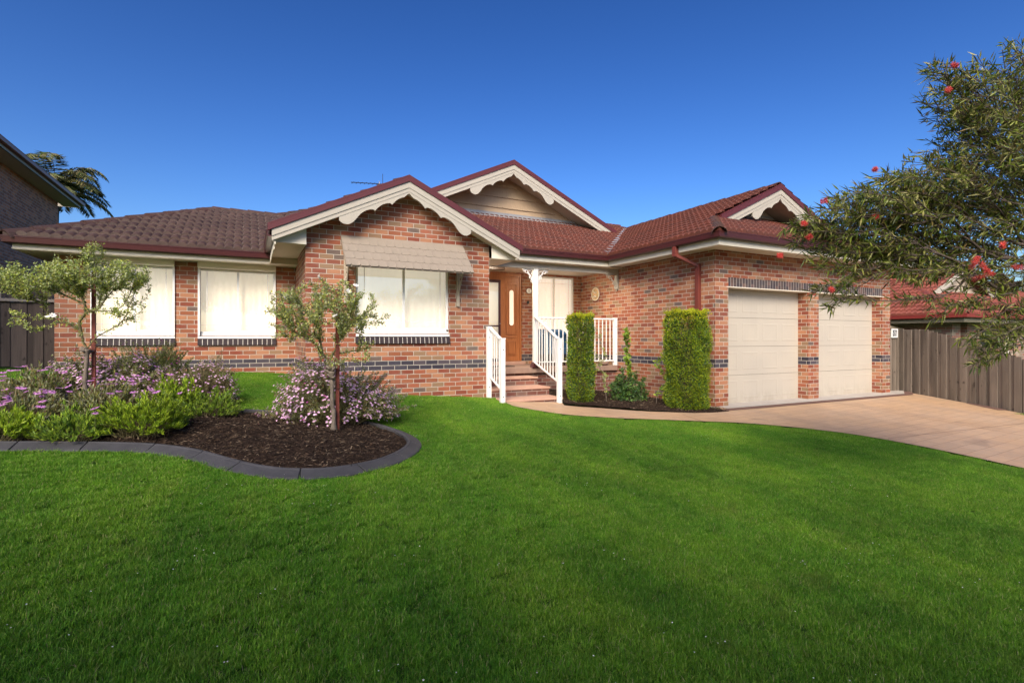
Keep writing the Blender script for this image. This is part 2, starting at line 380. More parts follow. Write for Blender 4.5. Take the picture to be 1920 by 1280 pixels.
def lawn_mat():
    t = NT('lawn_soil_thatch'); p = t.pos(); n = t.noise(p, 40, 5, .7); n2 = t.noise(p, 1.1, 3, .6)
    c = t.mix(t.maprange(n, .35, .65), (.015, .045, .007), (.035, .085, .012)); c = t.mix(t.maprange(n2, .4, .7, 0, .4), c, (.05, .09, .015))
    return t.pbr(c, .95, t.bump(n, .02, 1), .1)
M_lawn = lawn_mat()
def grass_mat():
    t = NT('grass_blade'); g = t.n('ShaderNodeNewGeometry'); p = g.outputs['Position']; ri = g.outputs['Random Per Island']
    c = t.ramp(ri, [(0, (.050, .165, .009)), (.3, (.092, .255, .013)), (.6, (.150, .34, .020)), (.86, (.23, .41, .035)), (.95, (.32, .40, .09)), (.985, (.42, .37, .18))])
    n = t.noise(t.scl(p, (1.0, .45, 1)), 1.3, 4, .6); n2 = t.noise(p, 6, 3, .6); n3 = t.noise(p, .28, 2, .5)
    v = t.math('ADD', t.maprange(n, .3, .7, -.22, .22), t.maprange(n2, .3, .7, -.16, .16))
    v = t.math('ADD', v, t.maprange(n3, .35, .65, -.16, .14)); dry = t.maprange(t.noise(p, 2.6, 4, .7), .58, .78, 0, .45); c = t.mix(dry, c, (.26, .27, .06))
    hv = t.n('ShaderNodeHueSaturation'); t.l(c, hv.inputs['Color']); t.l(t.math('ADD', v, 1.0), hv.inputs['Value'])
    t.l(t.maprange(n, .3, .7, .515, .485), hv.inputs['Hue']); c = hv.outputs[0]
    b = t.n('ShaderNodeBsdfPrincipled'); t.l(c, b.inputs['Base Color']); b.inputs['Roughness'].default_value = .5; b.inputs['Specular IOR Level'].default_value = .25
    tr = t.n('ShaderNodeBsdfTranslucent'); t.l(c, tr.inputs[0]); mx = t.n('ShaderNodeMixShader'); mx.inputs[0].default_value = .35
    t.l(b.outputs[0], mx.inputs[1]); t.l(tr.outputs[0], mx.inputs[2]); t.l(mx.outputs[0], t.out.inputs[0]); return t.m
M_grass = grass_mat()
def glass_mat(name, fac=.20, tint=(1, 1, 1)):
    t = NT(name); tr = t.n('ShaderNodeBsdfTransparent'); tr.inputs[0].default_value = (*tint, 1)
    gl = t.n('ShaderNodeBsdfGlossy'); gl.inputs['Roughness'].default_value = .02; gl.inputs['Color'].default_value = (.9, .92, .95, 1)
    nb = t.bump(t.noise(t.pos(), 1.5, 2), .004, .3); t.l(nb, gl.inputs['Normal'])
    mx = t.n('ShaderNodeMixShader'); mx.inputs[0].default_value = fac
    t.l(tr.outputs[0], mx.inputs[1]); t.l(gl.outputs[0], mx.inputs[2]); t.l(mx.outputs[0], t.out.inputs[0]); return t.m
M_glass = glass_mat('window_glass')
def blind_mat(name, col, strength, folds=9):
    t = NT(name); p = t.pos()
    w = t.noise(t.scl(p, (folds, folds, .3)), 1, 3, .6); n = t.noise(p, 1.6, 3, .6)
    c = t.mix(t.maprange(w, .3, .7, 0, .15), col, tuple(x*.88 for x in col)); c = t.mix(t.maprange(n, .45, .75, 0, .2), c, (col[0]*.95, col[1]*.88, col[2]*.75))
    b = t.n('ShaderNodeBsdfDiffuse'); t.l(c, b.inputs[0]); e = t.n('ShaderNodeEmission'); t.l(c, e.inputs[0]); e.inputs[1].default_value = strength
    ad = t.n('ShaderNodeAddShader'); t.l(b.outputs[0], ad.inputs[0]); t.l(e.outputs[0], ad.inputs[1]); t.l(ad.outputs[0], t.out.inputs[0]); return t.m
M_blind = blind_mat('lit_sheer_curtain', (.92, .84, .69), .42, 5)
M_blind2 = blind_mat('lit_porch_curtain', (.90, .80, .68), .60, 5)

# ------------------------------------------------------------------ ground sheets
def pip(x, y, poly):
    c = False; n = len(poly); j = n-1
    for i in range(n):
        if ((poly[i][1] > y) != (poly[j][1] > y)) and (x < (poly[j][0]-poly[i][0])*(y-poly[i][1])/(poly[j][1]-poly[i][1])+poly[i][0]): c = not c
        j = i
    return c
def catmull(P, k=6):
    out = []
    for i in range(len(P)-1):
        p0 = P[max(i-1, 0)]; p1 = P[i]; p2 = P[i+1]; p3 = P[min(i+2, len(P)-1)]
        for j in range(k):
            t = j/k
            out.append(tuple(.5*((2*b)+(-a+c)*t+(2*a-5*b+4*c-d)*t*t+(-a+3*b-3*c+d)*t**3) for a, b, c, d in zip(p0, p1, p2, p3)))
    out.append(P[-1]); return out
def sheet(name, poly, sp, zoff, mat, label_kind='structure', hf=None, parent=None):
    xs = [p[0] for p in poly]; ys = [p[1] for p in poly]
    pts = [Vector((p[0], p[1])) for p in poly]; n = len(pts)
    x = min(xs)+sp/2
    while x < max(xs):
        y = min(ys)+sp/2
        while y < max(ys):
            jx, jy = x+random.uniform(-.2, .2)*sp, y+random.uniform(-.2, .2)*sp
            if pip(jx, jy, poly): pts.append(Vector((jx, jy)))
            y += sp
        x += sp
    v, e, f, *_ = geometry.delaunay_2d_cdt(pts, [], [list(range(n))], 1, 1e-5)
    hh = hf or (lambda a, b: G(a, b)+zoff)
    mb = MB(); mb.v = [(p[0], p[1], hh(p[0], p[1])) for p in v]
    mb.f = [list(q) for q in f]; mb.mi = [0]*len(f); mb.uv = [None]*len(f)
    o = mb.build(name, mat, parent, smooth=True, fixn=False)
    me = o.data
    if len(me.polygons) and me.polygons[0].normal.z < 0: me.flip_normals()
    if not parent: props(o, kind=label_kind)
    return o
# main ground as one sheet to the horizon
gx = [-400, -200, -100, -50, -30, -20]+[x*.25 for x in range(-56, 81)]+[25, 35, 60, 120, 250, 400]
gy = [-400, -200, -100, -60, -40, -25, -16]+[y*.25 for y in range(-48, 61)]+[20, 30, 60, 120, 250, 500]
mb = MB(); nx, ny = len(gx), len(gy)
mb.v = [(x, y, G(x, y)) for y in gy for x in gx]
mb.f = [[j*nx+i, j*nx+i+1, (j+1)*nx+i+1, (j+1)*nx+i] for j in range(ny-1) for i in range(nx-1)]
mb.mi = [0]*len(mb.f); mb.uv = [None]*len(mb.f)
props(mb.build('lawn_ground', M_lawn, smooth=True, fixn=False), kind='structure')
PL = [(4.34, 8.5), (4.43, 8.34), (4.89, 7.63), (5.52, 7.15), (6.13, 6.86), (6.85, 6.48), (7.55, 6.08), (8.12, 5.52), (8.52, 4.92), (8.69, 4.28), (8.74, 3.71), (8.72, 2.91), (8.66, 1.5), (8.6, -1), (8.6, -8)]
PLs = catmull(PL, 6)
PU = [(5.49, 8.58), (5.62, 8.44), (6.05, 8.10), (6.62, 7.48), (7.2, 7.12), (7.75, 6.97), (8.26, 6.97)]
PUs = catmull(PU, 5)
FENCE = [(15.36, 7.62), (14.19, 4.76), (12.2, 0), (9.9, -5.5)]
drive = PLs+[(12.5, -8), (9.85, -5.5), (12.15, 0), (14.12, 4.74), (15.32, 7.6), (15.36, 8.6), (14.48, 8.6), (14.48, 7.36), (8.27, 7.36)]+PUs[::-1][1:]+[(5.25, 8.93), (4.36, 8.93)]
drive = [p for i, p in enumerate(drive)]
# keep the driveway a simple polygon: fence side listed from the garage to the street
drive = PLs+[(9.75, -8), (9.85, -5.5), (12.15, 0), (14.12, 4.74), (15.32, 7.6), (15.36, 8.6), (14.48, 8.6), (14.48, 7.36), (8.27, 7.36)]+PUs[::-1][1:]+[(5.66, 8.96), (4.36, 8.96)]
sheet('driveway', drive, .35, .030, M_drive)
sheet('driveway_threshold', [(8.34, 7.13), (14.6, 7.13), (15.3, 7.5), (15.3, 8.5), (14.49, 8.5), (14.49, 7.66), (8.34, 7.66)], .3, .044, M_conc)
sheet('driveway_border', [(8.0, 6.99), (14.7, 6.99), (15.2, 7.25), (15.28, 7.5), (14.6, 7.125), (8.34, 7.125), (8.2, 7.1)], .3, .037, M_border)
sheet('driveway_paver', [(14.30, 5.04), (14.62, 5.78), (14.48, 5.84), (14.05, 5.12)], .3, .037, M_border)
# shallow control joints sawn in the driveway
mb = MB()
for a, b in (((8.75, 4.5), (14.0, 4.18)), ((6.9, 6.45), (7.0, 6.99)), ((11.4, 6.98), (11.15, 1.0)), ((8.7, 1.9), (12.6, 1.4))):
    n = 24; P = [(a[0]+(b[0]-a[0])*i/n, a[1]+(b[1]-a[1])*i/n) for i in range(n+1)]
    d = Vector((b[0]-a[0], b[1]-a[1])).normalized(); q = (-d.y*.005, d.x*.005)
    for i in range(n):
        (x0, y0), (x1, y1) = P[i], P[i+1]
        mb.face([(x0-q[0], y0-q[1], G(x0, y0)+.035), (x1-q[0], y1-q[1], G(x1, y1)+.035), (x1+q[0], y1+q[1], G(x1, y1)+.035), (x0+q[0], y0+q[1], G(x0, y0)+.035)])
props(mb.build('driveway_joint', M_border), kind='structure')
# street behind the photographer
sheet('road', [(-60, -24), (60, -24), (60, -14), (-60, -14)], 8, .03, M_asph)

# garden beds
CURB = [(-4.6, 7.15), (-3.2, 6.75), (-2.3, 6.38), (-1.73, 6.25), (-1.25, 6.13), (-.90, 6.0), (-.57, 5.75), (-.29, 5.40), (-.06, 5.14), (.25, 4.96), (.68, 4.93), (1.18, 5.14), (1.56, 5.50), (1.80, 5.92), (1.84, 6.35), (1.66, 6.9), (1.15, 7.45), (.33, 7.78), (-.25, 7.95), (-1.0, 8.6), (-2.2, 9.3), (-3.6, 9.5), (-5.2, 9.4)]
CURBs = catmull(CURB, 6)
def inset(P, d):
    out = []
    for i, p in enumerate(P):
        a = P[max(i-1, 0)]; b = P[min(i+1, len(P)-1)]; t = Vector((b[0]-a[0], b[1]-a[1])).normalized(); out.append((p[0]-t.y*d, p[1]+t.x*d))
    return out
CURBs = inset(CURBs, .12)
def bedh(x, y):
    # mound in the middle, noise from sines
    d = min(math.hypot(x-a, y-b) for a, b in CURBs[::2])
    return G(x, y)+.015+.075*min(1, d/.8)+.016*(math.sin(x*13+y*5)*math.sin(y*11-x*3)+.6*math.sin(x*31+1)*math.sin(y*27+x*9))
bed_poly = CURBs+[(-6.0, 9.0), (-6.0, 7.2)]
sheet('garden_bed', bed_poly, .07, 0, M_soil, hf=bedh)
BED2 = PUs+[(8.27, 10.5), (5.71, 10.5), (5.66, 8.96)]
sheet('porch_garden_bed', BED2, .09, 0, M_soil, hf=lambda x, y: G(x, y)+.02+.05*min(1, max(0, y-7.0))*min(1, max(0, (8.3-x)))+.012*math.sin(x*19)*math.sin(y*23))
# edging
def curb_mesh(path, name, label):
    t = thing(name, label, 'garden edging', (path[0][0], path[0][1], G(*path[0][:2])))
    # arclength parametrisation
    L = [0]
    for a, b in zip(path, path[1:]): L.append(L[-1]+math.dist(a[:2], b[:2]))
    def at(s):
        s = clamp(s, 0, L[-1]-1e-6)
        for i in range(len(L)-1):
            if L[i+1] >= s:
                k = (s-L[i])/(L[i+1]-L[i]); return [path[i][j]+(path[i+1][j]-path[i][j])*k for j in (0, 1)]
    prof = [(.0, .062), (-.010, .070), (-.035, .072), (-.045, .060), (-.045, -.06), (.125, -.06), (.125, .012), (.112, .022)]
    m1 = MB(); m2 = MB(); s = 0; seg = .56
    while s < L[-1]-.05:
        e = min(s+seg*random.uniform(.93, 1.07), L[-1]); k = 6
        P = [at(s+.005+(e-s-.010)*i/k) for i in range(k+1)]
        P = [(p[0], p[1], G(*p)) for p in P]
        m1.sweep(P, prof); s = e
    k = int(L[-1]/.1); P = [at(L[-1]*i/k) for i in range(k+1)]; P = [(p[0], p[1], G(*p)) for p in P]
    m2.sweep(P, [(0, .054), (-.036, .060), (-.038, -.05), (.11, -.05), (.11, .012)])
    m1.build('concrete_block', M_curb, t, weld=True, bevel=.006); m2.build('joint_filler', M_curbgap, t)
curb_mesh(CURBs, 'garden_edging', 'charcoal concrete edging curving round the flower bed on the lawn')

# ------------------------------------------------------------------ the house
Yg, Yl, Yr, Yp = 9.568, 11.779, 7.394, 12.096
Xg0, Xg1, Xl0, Xr0, Xr1 = .859, 4.321, -3.067, 8.28, 14.475
house = thing('brick_house', 'single-storey red brick house with tiled gables, porch and double garage', 'house', (4.0, 9.6, 0))

def wall_front(mb, Y, x0, x1, z0, z1, holes=(), rev=.10, back=None):
    """wall face at Y looking to -Y with holes (x0,x1,z0,z1); reveals run back by rev"""
    xs = sorted({x0, x1, *[h[0] for h in holes], *[h[1] for h in holes]}); zs = sorted({z0, z1, *[h[2] for h in holes], *[h[3] for h in holes]})
    for i in range(len(xs)-1):
        for j in range(len(zs)-1):
            a, b, c, d = xs[i], xs[i+1], zs[j], zs[j+1]; cx, cz = (a+b)/2, (c+d)/2
            if any(h[0] < cx < h[1] and h[2] < cz < h[3] for h in holes): continue
            mb.face([(a, Y, c), (b, Y, c), (b, Y, d), (a, Y, d)])
    for h in holes:
        a, b, c, d = h; r = Y+rev
        mb.face([(a, Y, c), (a, r, c), (a, r, d), (a, Y, d)]); mb.face([(b, r, c), (b, Y, c), (b, Y, d), (b, r, d)])
        mb.face([(a, Y, d), (a, r, d), (b, r, d), (b, Y, d)])
        if c > z0: mb.face([(a, r, c), (a, Y, c), (b, Y, c), (b, r, c)])
def wall_side(mb, X, y0, y1, z0, z1): mb.face([(X, y0, z0), (X, y1, z0), (X, y1, z1), (X, y0, z1)])

# window openings
WA = (-2.56, -1.278, 1.462, 2.79); WB = (-.901, .481, 1.462, 2.79); WG = (1.70, 3.466, 1.50, 2.93); WP = (6.80, 8.06, 1.42, 3.10)
RB = .10
m = MB()
wall_front(m, Yl, Xl0, Xg0, -.4, 3.03, [WA, WB], RB)
wall_side(m, Xl0, Yl, 18.5, -.4, 3.03); wall_side(m, Xg0, Yg, Yl, -.4, 3.12)
wall_front(m, Yg, Xg0, Xg1, -.4, 3.12, [WG], RB)
bz = lambda x: 4.273-.475*abs(x-2.59)-.10
m.face([(Xg0, Yg, 3.12), (Xg1, Yg, 3.12), (Xg1, Yg, bz(Xg1)), (2.59, Yg, bz(2.59)), (Xg0, Yg, bz(Xg0))])
wall_side(m, Xg1, Yg, Yp, -.4, 3.3)
# porch back wall (pier beside the door, window, corner), garage
wall_front(m, Yp, Xg1, Xr0, -.4, 3.3, [(4.9, 6.42, .82, 3.12), WP], .12)
wall_side(m, Xr0, Yr, Yp, -.4, 3.3)
wall_front(m, Yr, Xr0, Xr1, -.4, 3.3, [(8.652, 11.208, -.4, 2.467), (11.58, 14.129, -.4, 2.467)], .246)
wall_side(m, Xr1, Yr, 16.5, -.4, 3.3)
m.build('brick_wall', M_brick, house)

# soldier course above the garage doors, steel lintel under it
m = MB(); m.box(8.652, 14.129, Yr-.004, Yr+.1, 2.470, 2.655); m.build('lintel_course', M_soldier, house)
m = MB(); m.box(8.60, 14.18, Yr-.010, Yr+.22, 2.452, 2.4685); m.build('steel_lintel', M_soffit, house)
# concrete footing line under the garage piers
for a, b in ((Xr0-.012, 8.652), (11.2, 11.588), (14.12, Xr1+.012)):
    m = MB(); m.box(a, b, Yr-.014, Yr+.26, -.3, .045); m.build('footing', M_conc, house)

def sill(x0, x1, Y, z, name='window_sill'):
    m = MB(); n = round((x1-x0)/.086); w = (x1-x0)/n
    for i in range(n):
        a = x0+i*w+.0055; b = x0+(i+1)*w-.0055
        m.prism([(a, Y-.045, z-.135), (a, Y-.030, z-.02), (a, Y+.03, z), (a, Y+.03, z-.13)], (1, 0, 0), b-a)
    m.cm = 1
    m.prism([(x0+.006, Y-.0435, z-.133), (x0+.006, Y-.0285, z-.0215), (x0+.006, Y+.03, z-.002), (x0+.006, Y+.03, z-.128)], (1, 0, 0), x1-x0-.012)
    return m

M_sillbrick = concrete('sill_brick_plum', (.040, .030, .034), (.030, .020, .022), 9, .6)
M_sillmortar = concrete('sill_mortar', (.55, .51, .46), (.48, .45, .40), 9, .9)
def window(x0, x1, z0, z1, Y, opening='brick', margin=.17, blind=M_blind, mull=.5, fr=.045, sillw=True):
    """sliding aluminium window with a centre stile and thin colonial margin bars; parts: window > frame, pane, curtain"""
    m = MB(); y = Y+.045; d = .05
    fb = fr+.055; m.box(x0, x1, y, y+d, z0, z0+fb-.012); m.box(x0, x1, y-.02, y+d-.01, z0+.005, z0+.045); m.box(x0, x1, y, y+d, z1-fr, z1)
    m.box(x0, x0+fr, y, y+d, z0+fr, z1-fr); m.box(x1-fr, x1, y, y+d, z0+fr, z1-fr)
    xm = x0+(x1-x0)*mull
    m.box(xm-.022, xm+.022, y-.006, y+d-.01, z0+fr, z1-fr)
    # inner sash rim of the sliding half
    m.box(xm+.022, x1-fr, y+.004, y+.03, z0+fb-.012, z0+fb+.012)
    b = .006
    for xx in (x0+fr+margin*.62, x1-fr-margin*.62): m.box(xx-b, xx+b, y+.014, y+.024, z0+fb+.013, z1-fr)
    zz = z0+fr+margin; m.box(x0+fr, xm-.022, y+.0145, y+.0235, zz-b, zz+b); m.box(xm+.022, x1-fr, y+.0145, y+.0235, zz-b, zz+b)
    w = m.build('window', M_white, house, bevel=.003)
    p = MB(); p.face([(x0+fr, y+.019, z0+fr), (x1-fr, y+.019, z0+fr), (x1-fr, y+.019, z1-fr), (x0+fr, y+.019, z1-fr)]); p.build('pane', M_glass, w, fixn=False)
    c = MB(); n = 60; yy = lambda i: y+.16+.004*math.sin(i*1.3)+.003*math.sin(i*.47)
    X = [x0-.05+(x1-x0+.1)*i/n for i in range(n+1)]
    for i in range(n): c.face([(X[i], yy(i), z0-.05), (X[i+1], yy(i+1), z0-.05), (X[i+1], yy(i+1), z1+.05), (X[i], yy(i), z1+.05)])
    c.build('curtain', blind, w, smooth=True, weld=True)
    if sillw:
        s = sill(x0-.01, x1+.01, Y, z0-.045); so_ = s.build('window_sill', [M_sillbrick, M_sillmortar], house)
        k = MB(); k.prism([(x0, Y-.022, z0-.048), (x0, Y-.015, z0-.008), (x0, y+.012, z0+.0), (x0, y+.012, z0-.048)], (1, 0, 0), x1-x0); k.build('sill_cap', M_white, so_, bevel=.003)
    return w
window(*WA[:2], *WA[2:], Yl); window(*WB[:2], *WB[2:], Yl)
window(WG[0], WG[1], WG[2], WG[3], Yg, margin=.19)
window(WP[0], WP[1], WP[2], WP[3], Yp, margin=.16, blind=M_blind2, sillw=False)
# top margin bars of the porch window
m = MB(); m.box(6.845, 8.015, Yp+.0605, Yp+.0695, 2.915, 2.927); m.build('glazing_bar', M_white, house)
# roller shutter boxes and rails over the two left windows
for (a, b, c, d) in (WA, WB):
    m = MB(); m.prism([(a-.0, Yl-.115, 2.80), (a-.0, Yl-.135, 2.93), (a-.0, Yl-.135, 3.0), (a-.0, Yl+.02, 3.0), (a-.0, Yl+.02, 2.785), (a, Yl-.10, 2.785)], (1, 0, 0), b-a)
    sb = m.build('roller_shutter_box', M_shut, house, bevel=.006)
    for xx in (a-.0, b-.035):
        m = MB(); m.box(xx, xx+.035, Yl-.03, Yl+.04, c, 2.785); m.build('shutter_rail', M_white, sb, bevel=.002)

# ---- garage doors: sectional, 4 rows x 4 raised panels
def garage_door(x0, x1, z0=.035, z1=2.46, Y=Yr+.246):
    m = MB(); rows = 4; cols = 4; rh = (z1-z0)/rows
    for r in range(rows):
        za = z0+r*rh+.003; zb = z0+(r+1)*rh-.003
        m.box(x0, x1, Y, Y+.04, za, zb)
    d = m.build('garage_door', M_garage, house)
    q = MB(); cw = (x1-x0)/cols
    for r in range(rows):
        for c in range(cols):
            a = x0+c*cw+.075; b = x0+(c+1)*cw-.075; zc = z0+r*rh+.115; zd = z0+(r+1)*rh-.115
            rings = [(0, -.0006), (.010, -.004), (.026, -.004), (.046, -.0015)]
            P = [[(a+i, Y+dz, zc+i), (b-i, Y+dz, zc+i), (b-i, Y+dz, zd-i), (a+i, Y+dz, zd-i)] for i, dz in rings]
            for u, v in zip(P, P[1:]):
                for k in range(4): q.face([u[k], u[(k+1) % 4], v[(k+1) % 4], v[k]])
            q.face(P[-1])
    q.build('raised_panel', M_garage, d)
    m = MB(); m.box(x0, x1, Y-.004, Y+.03, z0-.022, z0+.002); m.build('rubber_seal', M_black, d)
    return d
garage_door(8.652, 11.208); garage_door(11.58, 14.129)
m = MB(); m.box(8.6, 14.2, Yr+.30, Yr+.34, -.4, 2.6); m.build('garage_inner', M_black, house)

# ---- eaves: fascia, gutter, soffit
GUT = [(0, -.115), (.085, -.115), (.105, -.10), (.112, -.02), (.118, -.012), (.118, .0), (.108, .0), (.10, -.012), (.096, -.09), (.008, -.10), (.008, -.01), (0, -.01)]
FAS = [(-.02, -.235), (0, -.235), (0, -.0), (-.02, -.0)]
def eaves(path, zt, name='gutter', FAS=FAS):
    """path listed so that the outside of the house is on the right hand side; zt = gutter top"""
    P = [(x, y, zt) for x, y in path]
    m = MB(); m.sweep(P, FAS); m.build('fascia', M_fascia, house)
    m = MB(); m.sweep(P, [(o+.002, z) for o, z in GUT]); g = m.build(name, M_gutter, house)
    m = MB(); m.sweep([(x, y, zt) for x, y in path], [(.118, .0), (.122, .003), (.118, .007), (.113, .003)]); m.build('gutter_lip', M_gutter, g)
eaves([(-3.48, 19), (-3.48, 11.31), (.36, 11.31)], 3.085, FAS=[(-.02, -.20), (0, -.20), (0, 0), (-.02, 0)])
eaves([(.36, 11.45), (.36, 9.30)], 3.19)
eaves([(4.80, 10.26), (7.84, 10.26), (7.84, 6.91), (14.92, 6.91), (14.92, 17)], 3.405)
# soffit lining
for b_ in ((-3.49, .86, 11.30, Yl+.02, 2.900, 2.908), (-3.49, Xl0+.02, Yl+.02, 19, 2.900, 2.908), (.37, .86, 11.30, 11.32, 2.906, 3.03), (.37, Xg0+.01, 9.48, 11.30, 3.02, 3.028), (.355, .37, 9.48, 11.30, 2.900, 3.028), (7.85, 14.91, 6.92, Yr+.02, 3.190, 3.198), (7.85, Xr0+.01, Yr+.02, 10.3, 3.190, 3.198), (Xr1-.01, 14.91, Yr+.02, 16.5, 3.190, 3.198)):
    m = MB(); m.box(*b_); m.build('soffit', M_soffit, house)
m = MB(); m.box(4.33, 8.27, 10.40, Yp+.01, 3.155, 3.165); m.build('porch_ceiling', M_soffit, house)

# ---- roofs
TG, TW = .32, .150
def tile_roof(name, poly, p0, z0, up, pitch, mat, parent, gauge=TG, width=TW, amp=.050, lap=.036, back=True):
    """poly: convex plan polygon; p0 plan point on the eave line at height z0; up: plan unit vector upslope"""
    up = Vector((up[0], up[1])).normalized(); s_ = Vector((up.y, -up.x))
    ss = [(Vector(p)-Vector(p0)).dot(s_) for p in poly]; tt = [(Vector(p)-Vector(p0)).dot(up) for p in poly]
    s0, s1, t0, t1 = min(ss)-.02, max(ss)+.02, min(tt)-.01, max(tt)+.02
    cg = gauge*math.cos(math.atan(pitch)); K = 10
    ns = int((s1-s0)/width*K)+2; s0 = math.floor(s0/width)*width
    S_ = [s0+i*width/K for i in range(ns+K)]
    H = [amp*abs(math.sin(math.pi*(s/width % 1)))**.5 for s in S_]
    bm = bmesh.new(); k0 = int(math.floor(t0/cg)); k1 = int(math.ceil(t1/cg))
    def V(s, t, h):
        q = Vector(p0)+s_*s+up*t; return bm.verts.new((q.x, q.y, z0+pitch*t+h))
    for k in range(k0, k1):
        ta, tb = k*cg, (k+1)*cg+.02
        jit = random.uniform(-.003, .003)
        lo = [V(s, ta, h+lap+.010+jit) for s, h in zip(S_, H)]
        hi = [V(s, tb, h+.004+jit) for s, h in zip(S_, H)]
        un = [V(s, ta+.004, -.012) for s in S_]
        for i in range(len(S_)-1):
            bm.faces.new((lo[i], lo[i+1], hi[i+1], hi[i])).smooth = True
            bm.faces.new((un[i], un[i+1], lo[i+1], lo[i]))
    n = len(poly); cen = Vector((sum(p[0] for p in poly)/n, sum(p[1] for p in poly)/n))
    for i in range(n):
        a = Vector(poly[i]); b = Vector(poly[(i+1) % n]); d = (b-a); nn = Vector((d.y, -d.x)).normalized()
        if nn.dot(cen-a) > 0: nn = -nn
        geom = bm.verts[:]+bm.edges[:]+bm.faces[:]
        bmesh.ops.bisect_plane(bm, geom=geom, plane_co=(a.x, a.y, 0), plane_no=(nn.x, nn.y, 0), clear_outer=True, dist=1e-5)
    # underlay
    off = wl(parent)
    vs = [bm.verts.new((p[0], p[1], z0+pitch*((Vector(p)-Vector(p0)).dot(up))-.035)) for p in poly]
    bm.faces.new(vs)
    for v in bm.verts: v.co -= off
    me = bpy.data.meshes.new(name); bm.to_mesh(me); bm.free()
    return link_mesh(name, me, mat, parent)
def ridge(path, parent, name='ridge_cap', L=.40, r=.125, mat=M_ridge, lift=.03):
    m = MB()
    for a, b in zip(path, path[1:]):
        a = Vector(a); b = Vector(b); n = max(1, round((b-a).length/L)); d = (b-a)/n; u = d.normalized()
        sx = u.cross(Vector((0, 0, 1))).normalized(); uy = sx.cross(u).normalized()
        for i in range(n):
            p = a+d*i-u*.03; q = a+d*(i+1)+u*.015; jt = random.uniform(-.004, .006)
            prof = [(-1.15, -.75), (-.9, -.15), (-.45, .22), (0, .34), (.45, .22), (.9, -.15), (1.15, -.75)]
            A = [p+sx*x*r+uy*(y*r+lift+.016+jt) for x, y in prof]; B = [q+sx*x*r*.93+uy*(y*r*.93+lift+jt) for x, y in prof]
            A2 = [v-uy*.018 for v in A]; B2 = [v-uy*.018 for v in B]
            for k in range(6): m.face([A[k], A[k+1], B[k+1], B[k]]); m.face([A2[k], A[k], A[k+1], A2[k+1]][::-1]); m.face([B2[k], B[k], B[k+1], B2[k+1]])
    return m.build(name, mat, parent)
PL_ = .479; zl = 3.085; lx, ly = -3.58, 11.23; dL = 2.83
RL = (lx+dL, ly+dL, zl+PL_*dL)
# left wing: front slope with hip on its left, hip side slope
tile_roof('roof_slope', [(lx, ly), (5.5, ly), (5.5, ly+dL), (RL[0], RL[1])], (lx, ly), zl, (0, 1), PL_, M_tile_br, house)
tile_roof('roof_slope', [(lx, ly), (RL[0], RL[1]), (RL[0], 19), (lx, 19)], (lx, ly), zl, (1, 0), PL_, M_tile_br, house)
ridge([(lx+.03, ly+.03, zl+.02), RL], house)
ridge([RL, (.72, RL[1], RL[2])], house)
# main body rising behind the left wing
mx, my = .65, RL[1]
tile_roof('roof_slope', [(mx, my), (5.4, my), (5.4, my+3.3), (mx+3.3, my+3.3)], (mx, my), RL[2], (0, 1), PL_, M_tile_br, house)
tile_roof('roof_slope', [(mx, my), (mx+3.3, my+3.3), (mx+3.3, 19.5), (mx, 19.5)], (mx, my), RL[2], (1, 0), PL_, M_tile_br, house)
ridge([(mx, my, RL[2]), (mx+3.3, my+3.3, RL[2]+PL_*3.3)], house)
# front gable
gx_, gh = 2.59, 2.29; zr = 4.37; pg = .475
def gtop(x): return zr-pg*abs(x-gx_)
ze = zr-pg*gh
tile_roof('gable_roof', [(gx_-gh, 9.30), (gx_, 9.30), (gx_, 14.6), (gx_-gh, 13.2)], (gx_-gh, 9.3), ze-.035, (1, 0), pg, M_tile_br, house)
tile_roof('gable_roof', [(gx_, 9.30), (gx_+gh, 9.30), (gx_+gh, 13.0), (gx_, 14.6)], (gx_+gh, 9.3), ze-.035, (-1, 0), pg, M_tile_rd, house)
ridge([(gx_, 9.32, zr-.04), (gx_, 14.4, zr-.04)], house, r=.10, lift=0)

def barge(cx, hw, Y, ztop, p, dep=.19, parent=house, red=.085, t=.035, bh=None):
    """bargeboards: top line z = ztop - p|x-cx| ; stone coloured board with a maroon verge strip above"""
    bm_ = MB(); rm = MB(); hm = MB()
    for sg in (-1, 1):
        xe = cx+sg*hw
        z = lambda x: ztop-p*abs(x-cx)
        for (d0, d1, y0) in ((0, .62*dep, Y-.012), (.62*dep, dep, Y)):   # stepped face
            bm_.prism([(cx, y0, z(cx)-d0), (xe, y0, z(xe)-d0), (xe, y0, z(xe)-d1), (cx, y0, z(cx)-d1)], (0, 1, 0), t+(Y-y0))
        xo = cx+sg*(hw+.06)
        rm.prism([(cx, Y-.035, z(cx)+red), (xo, Y-.035, z(xo)+red), (xo, Y-.035, z(xo)-.004), (cx, Y-.035, z(cx)-.004)], (0, 1, 0), .10)
        hm.prism([(cx, Y-.028, z(cx)+red+.004), (xo, Y-.028, z(xo)+red+.004), (xo, Y-.028, z(xo)+red+.03), (cx, Y-.028, z(cx)+red+.03)], (0, 1, 0), .30)
    bm_.build('bargeboard', M_trim, parent); v = rm.build('verge_trim', M_verge, parent); hm.build('verge_tile', M_verge, v)
